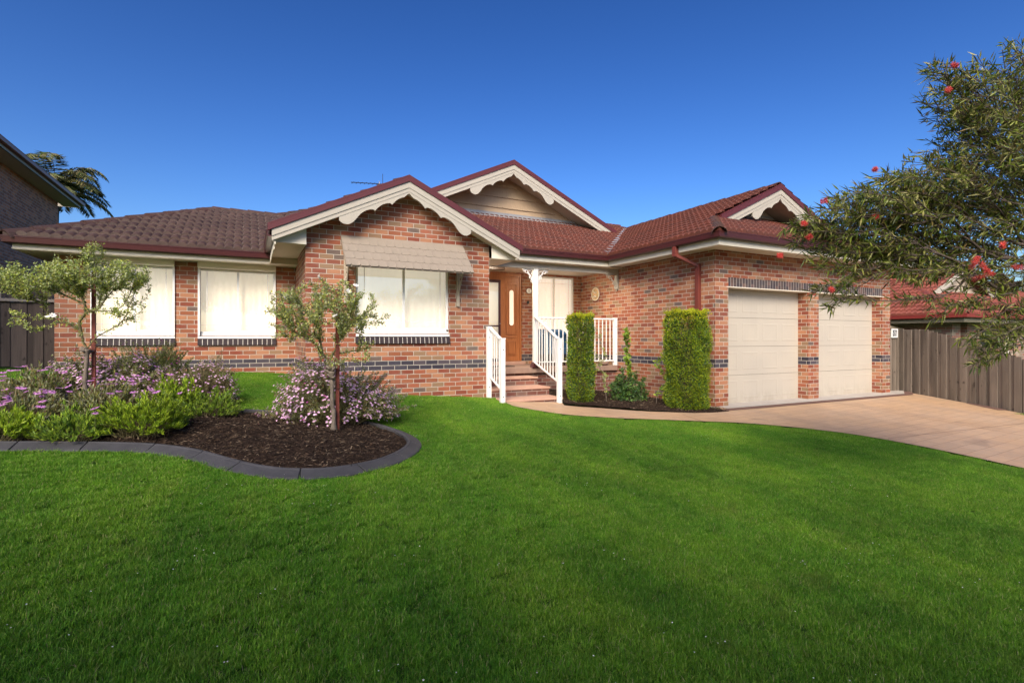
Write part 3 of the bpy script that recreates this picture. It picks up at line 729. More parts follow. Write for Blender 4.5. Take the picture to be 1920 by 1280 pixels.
def valance(cx, Y, ztop, p, half, nl, dep0=.06, dep1=.125, t=.022, endd=.19):
    """fretted timber valance hanging under the bargeboards, scallops with downward cusps"""
    m = MB()
    for sg in (-1, 1):
        top = []; bot = []; n = nl*10
        for i in range(n+1):
            x = half*i/n; q = (i/10) % 1 if i < n else 1
            zc = ztop-p*x
            lob = dep1-(dep1-dep0)*math.sin(math.pi*min(1, q*1.05))**.55
            if i/10 >= nl-1: lob = dep0+(endd-dep0)*math.sin(math.pi*min(1, (q*.86+.14)))**.8
            if i < 3: lob = max(.03, dep0*(.35+.3*i))
            top.append((cx+sg*x, Y, zc+.01)); bot.append((cx+sg*x, Y, zc-lob))
        for a, b, c, d in zip(top, top[1:], bot[1:], bot):
            m.prism([a, b, c, d], (0, 1, 0), t)
    return m.build('fretted_valance', M_trim, house)
YB = 9.27
barge(gx_, 2.27, YB, 4.273, pg)
valance(gx_, YB+.006, 4.273-.19, pg, 1.22, 4)
# raked soffit under the front gable overhang and boxed eave ends
m = MB()
for sg in (-1, 1):
    xe = gx_+sg*2.27; z = lambda x: 4.273-.155-pg*abs(x-gx_)
    m.prism([(gx_, YB+.03, z(gx_)), (xe, YB+.03, z(xe)), (xe, YB+.03, z(xe)+.012), (gx_, YB+.03, z(gx_)+.012)], (0, 1, 0), Yg-YB-.03)
    xw = Xg0 if sg < 0 else Xg1
    m.prism([(xe-sg*.02, YB+.16, z(xe)-.03), (xe-sg*.02, YB+.16, z(xe)+.0), (xw, YB+.16, z(xw)), (xw, YB+.16, z(xe)-.03)], (0, 1, 0), .02)
m.box(Xg1-.001, gx_+2.25, YB+.16, 10.3, z(gx_+2.27)-.032, z(gx_+2.27)-.024)
m.build('gable_soffit', M_soffit, house)

# back gable over the entry
bx, bY, bw_ = 6.56, 12.85, 3.48; bz0 = 6.255; bp = .462
def roofY(y): return 3.40+.447*(y-10.14)
tile_roof('roof_slope', [(4.86, 10.14), (7.72, 10.14), (11.4, 13.82), (11.4, 14.4), (2.6, 14.4), (2.6, 12.4)], (4.86, 10.14), 3.40, (0, 1), .447, M_tile_rd, house)
for sg in (-1, 1):
    xo = bx+sg*(bw_+.05)
    tile_roof('gable_roof', [(bx, bY+.0), (xo, bY+.0), (xo, 19.5), (bx, 19.5)] if sg > 0 else [(xo, bY), (bx, bY), (bx, 19.5), (xo, 19.5)], (xo, bY), bz0+.05-bp*(bw_+.05), (-sg, 0), bp, M_tile_rd, house)
barge(bx, bw_, bY, bz0, bp, dep=.22, red=.10)
valance(bx, bY+.006, bz0-.22, bp, 1.30, 4, .08, .15, endd=.23)
ridge([(bx, bY+.05, bz0+.03), (bx, 19.4, bz0+.03)], house, r=.10, lift=0)
def shingles(cx, hw, Y, zpk, p, zb, mat, rowh=.30, sw=.16, name='gable_shingles'):
    m = MB(); z = zb; r = 0
    while z < zpk-.12:
        z1_ = min(z+rowh+.02, zpk-.02); wl_ = min(hw, (zpk-z)/p); wt = min(hw, (zpk-z1_)/p)
        Y0 = Y-.034; Y1 = Y
        n = max(2, int(2*wl_/sw)); bot = []
        for i in range(n):
            a = cx-wl_+2*wl_*i/n; b = cx-wl_+2*wl_*(i+1)/n
            bot += [(a+.004, z+.022), (a+.02, z), (b-.02, z), (b-.004, z+.022)]
        # front strip built as a fan of quads to the top line
        def tp(x): return cx+(x-cx)*wt/wl_ if wl_ > 0 else cx
        for (x0, q0), (x1, q1) in zip(bot, bot[1:]):
            m.face([(x0, Y0, q0), (x1, Y0, q1), (tp(x1), Y1, z1_), (tp(x0), Y1, z1_)])
            m.face([(x0, Y0+.030, q0), (x1, Y0+.030, q1), (x1, Y0, q1), (x0, Y0, q0)])
        z += rowh; r += 1
    return m.build(name, mat, house)
shingles(bx, 3.4, 13.45, bz0-.16, bp, roofY(13.45)-.02, paint('tan_gable_shingle', (.40, .29, .185), .6, .12, .3, .15))
# raked soffits of back gable
m = MB()
for sg in (-1, 1):
    xe = bx+sg*bw_; z2 = lambda x: bz0-.17-bp*abs(x-bx)
    m.prism([(bx, bY+.03, z2(bx)), (xe, bY+.03, z2(xe)), (xe, bY+.03, z2(xe)+.012), (bx, bY+.03, z2(bx)+.012)], (0, 1, 0), .62)
m.build('gable_soffit', M_shingle2, house)
# lead flashing where shingles meet tiles (scalloped over the rolls)
def flashing(x0, x1, Y, zf, name='flashing', sy=-.18):
    m = MB(); n = int((x1-x0)/.03)
    for i in range(n):
        a = x0+i*.03; b = a+.03
        ha = .035+.02*abs(math.sin(a/.15*math.pi)); hb = .035+.02*abs(math.sin(b/.15*math.pi))
        m.face([(a, Y+sy, zf(Y+sy)+ha), (b, Y+sy, zf(Y+sy)+hb), (b, Y, zf(Y)+.08), (a, Y, zf(Y)+.08)])
        m.face([(a, Y, zf(Y)+.08), (b, Y, zf(Y)+.08), (b, Y, zf(Y)+.16), (a, Y, zf(Y)+.16)])
    m.build(name, M_steel, house)
flashing(3.5, 9.6, 13.42, roofY)

# garage roof with dutch gable
PGa = .463; gz = 3.405; ga0, ga1, gy0 = 7.73, 15.03, 6.80; gcx = 11.38; gyr = 8.2
gh_ = gcx-ga0
def garY(y): return gz+PGa*(y-gy0)
tile_roof('roof_slope', [(ga0, gy0), (ga1, gy0), (ga1-2.3, gy0+2.3), (ga0+2.3, gy0+2.3)], (ga0, gy0), gz, (0, 1), PGa, M_tile_rd, house)
dv = 3.66
for pg_ in ([(ga0, gy0), (ga0+1.4, gyr), (ga0+1.4, 11.53), (ga0, 10.13)], [(ga0+1.4, gyr), (gcx, gyr), (gcx, 13.79), (ga0+1.4, 11.53)], [(9.6, 12.0), (gcx, 13.79), (gcx, 18), (9.6, 18)]):
    tile_roof('roof_slope', pg_, (ga0, gy0), gz, (1, 0), PGa, M_tile_rd, house)
for pg_ in ([(ga1-1.4, gyr), (ga1, gy0), (ga1, 18), (ga1-1.4, 18)], [(gcx, gyr), (ga1-1.4, gyr), (ga1-1.4, 18), (gcx, 18)]):
    tile_roof('roof_slope', pg_, (ga1, gy0), gz, (-1, 0), PGa, M_tile_rd, house)
zgr = gz+PGa*gh_
ridge([(gcx, gyr+.05, zgr), (gcx, 13.9, zgr)], house)
ridge([(ga0+.02, gy0+.02, gz+.015), (ga0+1.42, gyr+.02, gz+PGa*1.42)], house, L=.21)
ridge([(ga1-.02, gy0+.02, gz+.015), (ga1-1.42, gyr+.02, gz+PGa*1.42)], house, L=.21)
# valley gutter between porch slope and garage slope
m = MB(); n = 14
for i in range(n):
    t0, t1 = i*3.6/n, (i+1)*3.6/n
    w = .10
    m.face([(ga0+t0-w, 10.14+t0+w, 3.475+.455*t0+.02), (ga0+t1-w, 10.14+t1+w, 3.475+.455*t1+.02), (ga0+t1, 10.14+t1, 3.462+.455*t1), (ga0+t0, 10.14+t0, 3.462+.455*t0)])
    m.face([(ga0+t0, 10.14+t0, 3.462+.455*t0), (ga0+t1, 10.14+t1, 3.462+.455*t1), (ga0+t1+w, 10.14+t1-w, 3.475+.455*t1+.02), (ga0+t0+w, 10.14+t0-w, 3.475+.455*t0+.02)])
m.build('valley_gutter', M_steel, house)
gbz = 5.00; gbp = .472; gbw = 1.97
barge(gcx, gbw, gyr, gbz, gbp, dep=.20, red=.10)
valance(gcx, gyr+.006, gbz-.20, gbp, .98, 3, .08, .14, endd=.22)
shingles(gcx, 2.0, 8.92, gbz-.15, gbp, garY(8.92)-.02, M_shingle2, .26, .17)
m = MB()
for sg in (-1, 1):
    xe = gcx+sg*gbw; z3 = lambda x: gbz-.16-gbp*abs(x-gcx)
    m.prism([(gcx, gyr+.03, z3(gcx)), (xe, gyr+.03, z3(xe)), (xe, gyr+.03, z3(xe)+.012), (gcx, gyr+.03, z3(gcx)+.012)], (0, 1, 0), .72)
m.build('gable_soffit', M_shingle2, house)
flashing(gcx-1.28, gcx+1.28, 8.90, garY)

# ---- porch: beam, post, fretwork brackets, floor, steps, rails
t = NT('lit_opal_diffuser'); e = t.n('ShaderNodeEmission'); e.inputs[0].default_value = (1, .82, .60, 1); e.inputs[1].default_value = 330; t.l(e.outputs[0], t.out.inputs[0]); M_lamp = t.m
for lx_, ly_ in ((5.3, 10.78), (7.2, 10.78)):   # flush ceiling lights of the lit porch
    m = MB(); m.tube([(lx_, ly_, 3.155), (lx_, ly_, 3.135)], .10, 20); pl_ = m.build('porch_light', M_white, house)
    m = MB(); m.tube([(lx_, ly_, 3.135), (lx_, ly_, 3.125), (lx_, ly_, 3.118)], [.082, .078, .05], 20); m.build('diffuser', M_lamp, pl_)
m = MB(); m.box(4.325, 8.275, 10.44, 10.52, 3.02, 3.19); m.build('porch_beam', M_trim, house, bevel=.004)
m = MB(); m.box(4.325, 8.275, 10.27, 10.44, 3.165, 3.173); m.build('porch_soffit', M_soffit, house)
m = MB(); m.box(5.86, 5.96, 10.43, 10.53, .76, 3.02); pp = m.build('porch_post', M_white, house, bevel=.004)
m = MB(); m.prism([(5.80, 10.41, .745), (6.02, 10.41, .745), (5.97, 10.42, .87), (5.85, 10.42, .87)], (0, 1, 0), .14); m.build('post_base', M_gutter, pp)
def fret(m, ox, oz, sx, Y, size=.30, t=.02):
    """lace bracket: two edge strips, a diagonal rib and scroll rings"""
    m.bar((ox+sx*.012, Y, oz), (ox+sx*.012, Y, oz-size*1.15), .024, t, (0, 1, 0)) if False else m.box(min(ox, ox+sx*.022), max(ox, ox+sx*.022), Y-t/2, Y+t/2, oz-size*1.2, oz)
    m.box(min(ox+sx*.022, ox+sx*size), max(ox+sx*.022, ox+sx*size), Y-t/2, Y+t/2, oz-.022, oz)
    P = [(ox+sx*(size*(1-a)), Y, oz-size*1.15*a-.02-.05*math.sin(math.pi*a)*-1) for a in [i/8 for i in range(9)]]
    P = [(x, y, z+.07*math.sin(math.pi*i/8)) for i, (x, y, z) in enumerate(P)]
    m.tube(P, .010, 5)
    for (a, b, r) in ((.10, .10, .05), (.19, .07, .036), (.075, .20, .038), (.255, .045, .024), (.05, .29, .024)):
        C = [(ox+sx*(a*size/.3+r*size/.3*math.cos(k*math.pi/5)), Y, oz-b*size/.3+r*size/.3*math.sin(k*math.pi/5)) for k in range(11)]
        m.tube(C, .0085, 5, cap=False)
for (ox, sx) in ((5.86, -1), (5.96, 1), (4.325, 1), (8.27, -1)):
    m = MB(); fret(m, ox, 3.02, sx, 10.48, .34 if ox > 8 else .29); m.build('lace_bracket', M_trim if ox > 8 else M_white, house)
m = MB(); m.box(8.235, 8.277, 10.42, 10.54, 2.66, 3.19); m.build('wall_post', M_trim, house)
SX0, SX1 = 4.325, 5.70
m = MB(); m.box(4.33, 8.27, 10.45, Yp, .62, .745); slab = m.build('porch_floor', M_slab, house, bevel=.006)
m = MB(); m.box(4.34, 8.26, 10.53, Yp, .1, .62)
lv = [(.568, 10.02), (.392, 9.50), (.216, 8.98)]
prev = 10.53
m.box(SX0+.003, SX1, 10.02+.01, 10.53, -.2, .530); m.box(SX0+.003, SX1, 9.51, 10.03, -.2, .355); m.box(SX0+.003, SX1, 8.99, 9.51, -.2, .18)
m.build('step_brickwork', M_brick_step, house)
for z_, y_ in lv:
    m = MB(); m.box(SX0+.003, SX1+.012, y_-.012, y_+(.44 if z_ > .5 else .535), z_-.038, z_); m.build('step_tread', M_tread, house, bevel=.004)
m = MB(); m.box(4.9, 6.44, Yp-.16, Yp+.05, .745, .82); m.build('door_threshold', M_tread, house, bevel=.004)

def rail_run(p, q, ztp, ztq, zbp, zbq, nb, parent, name_top='handrail'):
    """p,q plan points; top rail and bottom rail heights at both ends; nb balusters"""
    m = MB(); m.bar((*p, ztp), (*q, ztq), .055, .035); m.build('handrail', M_white, parent, bevel=.004)
    m = MB(); m.bar((*p, zbp), (*q, zbq), .035, .03); m.build('bottom_rail', M_white, parent, bevel=.004)
    for i in range(nb):
        k = (i+1)/(nb+1); x = p[0]+(q[0]-p[0])*k; y = p[1]+(q[1]-p[1])*k
        m = MB(); m.box(x-.009, x+.009, y-.009, y+.009, zbp+(zbq-zbp)*k, ztp+(ztq-ztp)*k); m.build('baluster', M_white, parent)
def newel(x, y, z0, z1, parent, s=.042):
    m = MB(); m.box(x-s, x+s, y-s, y+s, z0, z1-.02); m.box(x-s-.006, x+s+.006, y-s-.006, y+s+.006, z1-.02, z1)
    m.cm = 1
    for zz in (z1-.22, z0+.28): m.tube([(x, y-s-.004, zz), (x, y-s+.002, zz)], .012, 8)
    m.build('newel_post', [M_white, M_black], parent, bevel=.003)
r1 = props(thing('stair_railing', 'short white metal stair railing against the gable wall, left of the steps', 'railing', (4.29, 9.2, .15), 'railings at the front steps'))
newel(4.285, 9.50, .16, 1.655, r1); newel(4.30, 8.90, .02, 1.42, r1)
rail_run((4.285, 9.46), (4.30, 8.94), 1.63, 1.385, .66, .43, 4, r1)
r2 = thing('stair_railing', 'white metal stair railing sloping down from the porch post, right of the steps', 'railing', (5.6, 9.6, .1), 'railings at the front steps')
newel(5.575, 8.90, -.02, 1.42, r2)
rail_run((5.86, 10.43), (5.59, 8.94), 1.93, 1.385, .87, .52, 8, r2)
r3 = thing('porch_railing', 'white metal balustrade along the porch edge, from post to brick side wall', 'railing', (7.1, 10.5, .745))
rail_run((5.97, 10.48), (8.17, 10.48), 1.90, 1.90, .865, .865, 18, r3)
newel(8.21, 10.48, .745, 1.93, r3)

# ---- front door
m = MB(); Yd = Yp+.03
m.box(4.9, 6.42, Yd, Yd+.09, 3.03, 3.12); m.box(6.36, 6.42, Yd, Yd+.09, .82, 3.03); m.box(4.9, 4.96, Yd, Yd+.09, .82, 3.03); m.box(5.80, 5.90, Yd+.004, Yd+.08, .82, 3.03); m.box(4.96, 5.80, Yd+.002, Yd+.085, 2.93, 3.03)
df = m.build('door_frame', M_doorwood, house, bevel=.004)
m = MB()
m.box(4.96, 5.80, Yd-.012, Yd+.02, 2.86, 2.93); m.box(5.745, 5.80, Yd-.012, Yd+.02, .82, 2.86); m.box(4.96, 5.015, Yd-.012, Yd+.02, .82, 2.86); m.box(5.015, 5.745, Yd-.012, Yd+.02, .82, .90); m.box(5.015, 5.745, Yd-.010, Yd+.018, 1.72, 1.76)
sdoor = m.build('security_door', M_darkframe, house, bevel=.003)
p = MB(); p.face([(5.015, Yd+.004, .9), (5.745, Yd+.004, .9), (5.745, Yd+.004, 2.86), (5.015, Yd+.004, 2.86)]); p.build('pane', M_glass, sdoor)
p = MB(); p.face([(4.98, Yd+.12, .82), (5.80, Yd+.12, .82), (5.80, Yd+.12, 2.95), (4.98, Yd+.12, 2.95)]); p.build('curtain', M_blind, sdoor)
m = MB(); m.box(5.755, 5.79, Yd-.03, Yd-.012, 1.72, 1.92); m.cm = 1; m.tube([(5.772, Yd-.03, 1.80), (5.772, Yd-.07, 1.80), (5.70, Yd-.07, 1.80)], .010, 6); m.build('handle', [M_darkframe, M_steel], sdoor)
# timber sidelight with oval glass and raised panel
m = MB(); m.box(5.90, 6.36, Yd+.02, Yd+.06, .82, 3.03)
def mould(m, a, b, c, d, Y, w=.03, h=.016):
    m.box(a, b, Y-h, Y, c, c+w); m.box(a, b, Y-h, Y, d-w, d); m.box(a, a+w, Y-h, Y, c+w, d-w); m.box(b-w, b, Y-h, Y, c+w, d-w)
mould(m, 5.97, 6.29, 1.52, 2.85, Yd+.019); mould(m, 5.99, 6.27, .98, 1.36, Yd+.019)
m.box(6.03, 6.23, Yd+.006, Yd+.0195, 1.02, 1.32); m.box(5.97, 6.29, Yd+.008, Yd+.0195, 1.44, 1.475)
C = [(6.13+.072*math.cos(a), 2.22+(.0 if True else 0)+(.40 if math.sin(a) > 0 else -.40)*1+.072*math.sin(a)) for a in [i*math.pi/10 for i in range(21)]]
m.tube([(x, Yd+.018, z) for x, z in C], .010, 6, cap=False)
sl_ = m.build('timber_sidelight', M_doorwood, house, bevel=.003)
p = MB(); p.face([(x, Yd+.0165, z) for x, z in C[:-1]]); p.build('oval_glass', M_blind, sl_)

# number plate, bell, fitting on the brick pier
m = MB(); C = [(6.62+.085*math.cos(i*math.pi/12), Yp-.012, 2.68+.07*math.sin(i*math.pi/12)) for i in range(24)]
m.prism(C, (0, 1, 0), .012); m.cm = 1
m.tube(C+[C[0]], .007, 5, cap=False)
m.tube([(6.60, Yp-.02, 2.70), (6.62, Yp-.02, 2.715), (6.64, Yp-.02, 2.70), (6.62, Yp-.02, 2.68), (6.60, Yp-.02, 2.66), (6.645, Yp-.02, 2.655)], .005, 4)
m.build('number_plaque', [M_white, M_darkframe], house)
m = MB(); m.box(6.56, 6.62, Yp-.03, Yp-.002, 2.34, 2.42); m.build('door_bell', M_black, house, bevel=.004)

# ---- shingled window awning on the front gable
t = NT('awning_taupe'); aw = MB()
ax0, ax1 = 1.44, 3.74; ytop, ztop, yb, zb = Yg-.01, 3.245, 8.98, 2.655
N = 4
for r in range(N):
    k0, k1 = r/N, (r+1)/N+.03
    y0_, z0_ = ytop+(yb-ytop)*k0, ztop+(zb-ztop)*k0; y1_, z1_ = ytop+(yb-ytop)*min(k1, 1.0), ztop+(zb-ztop)*min(k1, 1.0)
    n = 15; w = (ax1-ax0)/n; top = []; bot = []
    sh_ = (r % 2)*.5
    dn = Vector((0, -.70, .71))*.014
    for i in range(n+1):
        a = ax0+(i-sh_)*w; b = a+w
        pts = [(max(a, ax0), 0), (max(a+w*.14, ax0), .020), (min(b-w*.14, ax1), .020), (min(b, ax1), 0)]
        pts = [q for q in pts if ax0-1e-6 <= q[0] <= ax1+1e-6]
        if pts[-1][0]-pts[0][0] < .01: continue
        lo = [(x, y1_-.012*0-e*.7, z1_-e) for x, e in pts]
        up_ = [(x, y0_, z0_) for x, e in pts]
        for q in range(len(pts)-1):
            A, B, C_, D = up_[q], up_[q+1], lo[q+1], lo[q]
            aw.face([Vector(A)+dn*.2, Vector(B)+dn*.2, Vector(C_)+dn, Vector(D)+dn]); aw.face([Vector(D)+dn, Vector(C_)+dn, Vector(C_)-dn*.2, Vector(D)-dn*.2])
aw.box(ax0+.01, ax1-.01, yb-.0, yb+.03, zb-.035, zb-.004)
for xx in (ax0, ax1-.03): aw.prism([(xx, ytop+.005, ztop-.02), (xx, yb+.02, zb-.01), (xx, yb+.05, zb-.035), (xx, ytop+.005, ztop-.09)], (1, 0, 0), .03)
awn = aw.build('window_awning', M_shingle, house)
m = MB(); m.face([(ax0+.02, ytop, ztop-.04), (ax1-.02, ytop, ztop-.04), (ax1-.02, yb+.02, zb-.02), (ax0+.02, yb+.02, zb-.02)]); m.build('awning_lining', M_soffit, awn)
for xx in (ax0+.08, ax1-.10):
    m = MB(); m.box(xx-.03, xx+.03, Yg-.045, Yg-.003, 2.04, 2.86)
    m.bar((xx, Yg-.04, 2.80), (xx, yb+.04, zb-.02), .03, .05)
    for (a, b, r) in ((.07, .12, .05), (.17, .07, .04), (.055, .23, .04), (.25, .06, .028), (.045, .32, .028), (.04, .40, .02)):
        C = [(xx, Yg-.045-a-r*math.cos(k*math.pi/5), 2.74-b+r*math.sin(k*math.pi/5)) for k in range(11)]
        m.tube(C, .010, 5, cap=False)
    m.tube([(xx, Yg-.045-.30*(1-i/8)-.01, 2.70-.45*(i/8)**1.3) for i in range(9)], .011, 5)
    m.build('awning_bracket', M_shingle2, awn)

# ---- downpipe on the garage side wall
m = MB()
m.box(7.745, 7.835, 7.93, 8.03, 3.09, 3.33); m.bar((7.79, 7.98, 3.12), (8.225, 7.79, 2.90), .095, .065); m.box(8.185, 8.272, 7.745, 7.835, .05, 2.95)
for zz in (2.74, 1.2): m.box(8.175, 8.279, 7.735, 7.845, zz, zz+.03)
m.build('downpipe', paint('red_downpipe', (.15, .035, .026), .35), house, bevel=.006)

# ---- roof top: antenna, solar panels
an = thing('tv_antenna', 'thin tv antenna standing on the roof behind the front gable', 'antenna', (2.9, 14.2, 4.4))
m = MB(); m.tube([(3.1, 14.0, 4.3), (3.1, 14.0, 5.62)], .014, 5); m.build('mast', M_steel, an)
m = MB(); m.tube([(2.35, 13.9, 5.47), (3.25, 14.05, 5.58)], .011, 5)
for i in range(8):
    x = 2.40+i*.11; m.tube([(x, 13.75+i*.02, 5.45+i*.014), (x, 14.1+i*.02, 5.50+i*.014)], .007, 4)
m.tube([(3.2, 14.05, 5.35), (3.2, 14.05, 5.85)], .007, 4)
m.build('boom', M_black, an)
t = NT('solar_glass'); M_solar = t.pbr((.012, .016, .035), .12, None, .8)
def bslope(x): return bz0+.08-bp*abs(x-bx)
for i, (xa, xb) in enumerate(((7.55, 8.62), (8.66, 9.30))):
    sp_ = thing('solar_panel', ('upper solar panel lying on the right slope of the rear gable roof', 'lower solar panel lying on the right slope of the rear gable roof')[i], 'solar panel', (xa, 14.0, bslope(xa)), 'solar panels on the rear gable roof')
    m = MB(); m.prism([(xa, 13.35, bslope(xa)+.07), (xb, 13.35, bslope(xb)+.07), (xb, 13.35, bslope(xb)+.11), (xa, 13.35, bslope(xa)+.11)], (0, 1, 0), 1.7); m.build('frame', M_steel, sp_)
    m = MB(); m.face([(xa+.02, 13.37, bslope(xa+.02)+.114), (xb-.02, 13.37, bslope(xb-.02)+.114), (xb-.02, 15.03, bslope(xb-.02)+.114), (xa+.02, 15.03, bslope(xa+.02)+.114)]); m.build('cell_sheet', M_solar, sp_)

# ---- loose things on the porch
pl = thing('wall_ornament', 'round painted plaque with raised rim hanging on the brick side wall of the porch', 'ornament', (8.25, 11.37, 2.6))
tp_ = NT('ornament_paint'); pc = tp_.ramp(tp_.noise(tp_.pos(), 9, 2, .5), [(.3, (.62, .25, .12)), (.45, (.70, .50, .28)), (.55, (.38, .30, .14)), (.65, (.72, .42, .25))]); M_orn = tp_.pbr(pc, .4)
def disc_x(m, X, y, z, r, n=28, t=.015): m.prism([(X, y+r*math.cos(i*2*math.pi/n), z+r*math.sin(i*2*math.pi/n)) for i in range(n)], (1, 0, 0), t)
m = MB(); disc_x(m, 8.250, 11.37, 2.60, .165); m.build('disc', M_orn, pl)
m = MB(); m.tube([(8.252, 11.37+.165*math.cos(i*math.pi/14), 2.6+.165*math.sin(i*math.pi/14)) for i in range(29)], .013, 6, cap=False); m.build('rim', M_soffit, pl)
m = MB(); m.tube([(8.24, 11.30, 2.66), (8.238, 11.36, 2.62), (8.238, 11.42, 2.66), (8.24, 11.46, 2.70)], .014, 5); m.build('relief', M_soffit, pl); m = MB(); m.tube([(8.24, 11.33, 2.52), (8.236, 11.38, 2.55), (8.24, 11.43, 2.52)], .02, 5); m.build('relief', M_soffit, pl)
mat_ = thing('door_mat', 'thin dark door mat lying on the porch landing before the door', 'door mat', (5.2, 11.2, .75))
m = MB(); m.box(4.9, 5.62, 10.95, 11.40, .747, .765); m.build('mat_pad', paint('coir_dark', (.07, .045, .035), .9), mat_, bevel=.005)
ch = thing('porch_chair', 'dark blue rounded outdoor chair standing on the porch behind the white balustrade', 'chair', (6.9, 11.2, .745))
M_blue = paint('navy_weave', (.018, .06, .12), .55, .2); M_dkbl = paint('dark_base_weave', (.02, .022, .03), .6, .2)
m = MB(); cx_, cy_ = 6.86, 11.25
n = 18
for zz0, zz1, r0, r1_ in ((1.08, 1.35, .44, .46), (1.35, 1.56, .46, .44), (1.56, 1.66, .44, .38)):
    for i in range(n):
        a0 = math.pi*(1.12+.0)-math.pi*1.24*i/n; a1 = math.pi*1.12-math.pi*1.24*(i+1)/n
        def q(a, r, z): return (cx_+r*math.cos(a), cy_+.02+r*.85*math.sin(a)*1.0, z-.16*max(0, .5-math.sin(a))*(z > 1.2))
        m.face([q(a0, r0, zz0), q(a1, r0, zz0), q(a1, r1_, zz1), q(a0, r1_, zz1)])
        m.face([q(a0, r0-.06, zz0), q(a0, r1_-.06, zz1), q(a1, r1_-.06, zz1), q(a1, r0-.06, zz0)])
        if zz1 > 1.6: m.face([q(a0, r1_, zz1), q(a1, r1_, zz1), q(a1, r1_-.06, zz1), q(a0, r1_-.06, zz1)])
m.build('backrest', M_blue, ch, weld=True, smooth=True)
m = MB(); m.tube([(cx_, cy_, 1.02), (cx_, cy_, 1.18)], [.41, .38], 20); m.build('seat_cushion', M_blue, ch, bevel=.03)
m = MB(); m.tube([(cx_, cy_, .80), (cx_, cy_, 1.03)], [.36, .42], 20); m.build('base', M_dkbl, ch)
for a in (.8, 2.4, 3.9, 5.4):
    m = MB(); m.tube([(cx_+.3*math.cos(a), cy_+.3*math.sin(a), .745), (cx_+.3*math.cos(a), cy_+.3*math.sin(a), .82)], .02, 6); m.build('leg', M_dkbl, ch)
rk = thing('porch_rock', 'pinkish brown rounded stone lying on the porch ledge under the balustrade', 'rock', (7.9, 10.55, .745))
bm = bmesh.new(); bmesh.ops.create_icosphere(bm, subdivisions=3, radius=1)
for v in bm.verts:
    nz_ = .12*math.sin(v.co.x*3+1)+.1*math.sin(v.co.y*4)+.05*math.sin(v.co.z*9+v.co.x*5)
    v.co *= 1+nz_; v.co = Vector((v.co.x*.19, v.co.y*.09, v.co.z*.07+.062))
me = bpy.data.meshes.new('stone'); bm.to_mesh(me); bm.free(); me.polygons.foreach_set('use_smooth', [True]*len(me.polygons)); link_mesh('stone', me, concrete('pink_stone', (.30, .19, .15), (.2, .13, .1), 20), rk)

# ------------------------------------------------------------------ fences and gates
def paling_fence(parent, pts, topf, mat, w=.15, name='palings', gap=.012, botf=None):
    """palings along a plan polyline; topf(dist, x, y) -> z of top"""
    m = MB(); D = 0
    for a, b in zip(pts, pts[1:]):
        a = Vector(a); b = Vector(b); L = (b-a).length; d = (b-a)/L; nn = Vector((d.y, -d.x)); s = 0; i = 0
        while s < L:
            ww = w*random.uniform(.88, 1.08)*(.82 if i % 2 else 1.0); off_ = .0 if i % 2 else .018
            p = a+d*(s+ww/2); zt = topf(D+s, p.x, p.y)+random.uniform(-.012, .015); zb = (botf or G)(p.x, p.y)+random.uniform(-.02, .01)
            t1, t2 = random.uniform(-.004, .004), random.uniform(-.004, .004)
            c = [a+d*(s), a+d*(s+ww)]
            pts_ = [(c[0].x+d.x*t2+nn.x*off_, c[0].y+d.y*t2+nn.y*off_, zb), (c[1].x+nn.x*off_, c[1].y+nn.y*off_, zb), (c[1].x+d.x*t1+nn.x*off_, c[1].y+d.y*t1+nn.y*off_, zt+random.uniform(-.004, .004)), (c[0].x+nn.x*off_, c[0].y+nn.y*off_, zt)]
            m.prism(pts_, (nn.x, nn.y, 0), -.014)
            s += ww-(.02 if i % 2 else .012)+gap*0; i += 1
        D += L
    return m.build(name, mat, parent, fixn=True)
rf = thing('timber_fence', 'weathered grey timber paling fence stepping down along the right of the driveway', 'fence', (15.3, 7.6, 0))
def rtop(D, x, y):
    pr = [(0, 1.66), (.75, 1.645), (1.05, 1.56), (1.6, 1.40), (2.2, 1.24), (2.75, 1.08), (3.1, .96), (4.5, .72), (6, .62), (20, .1)]
    for (a, za), (b, zb) in zip(pr, pr[1:]):
        if D <= b: return za+(zb-za)*(D-a)/(b-a)
    return .2
paling_fence(rf, [FENCE[0], FENCE[1], FENCE[2], FENCE[3]], rtop, M_paling, .155)
for h in (.25, .8):
    m = MB()
    for (a, b) in zip(FENCE, FENCE[1:]): m.bar((a[0]+.05, a[1], G(*a)+h), (b[0]+.05, b[1], G(*b)+h), .05, .07)
    m.build('rail', M_paling, rf)
sg_ = thing('side_gate', 'narrow grey timber gate between the garage corner and the right fence', 'gate', (14.9, 7.62, 0))
paling_fence(sg_, [(14.49, 7.62), (15.34, 7.62)], lambda D, x, y: 1.62, M_paling, .12)
m = MB(); m.box(14.49, 15.34, 7.64, 7.67, 1.3, 1.38); m.build('rail', M_paling, sg_)
pf = thing('framed_picture', 'small white framed black and white picture fixed to the side gate beside the garage', 'picture', (15.03, 7.59, 1.5))
m = MB(); fx0, fx1, fz0, fz1 = 14.90, 15.17, 1.44, 1.67
m.box(fx0, fx1, 7.565, 7.595, fz0, fz0+.03); m.box(fx0, fx1, 7.565, 7.595, fz1-.03, fz1); m.box(fx0, fx0+.03, 7.565, 7.595, fz0+.03, fz1-.03); m.box(fx1-.03, fx1, 7.565, 7.595, fz0+.03, fz1-.03); m.build('frame', M_white, pf)
t = NT('mono_print'); pm = t.pbr(t.ramp(t.noise(t.pos(), 22, 3, .6), [(.4, (.02, .02, .02)), (.52, (.25, .25, .24)), (.62, (.6, .6, .58))]), .4)
m = MB(); m.box(fx0+.03, fx1-.03, 7.575, 7.585, fz0+.03, fz1-.03); m.build('print', pm, pf)
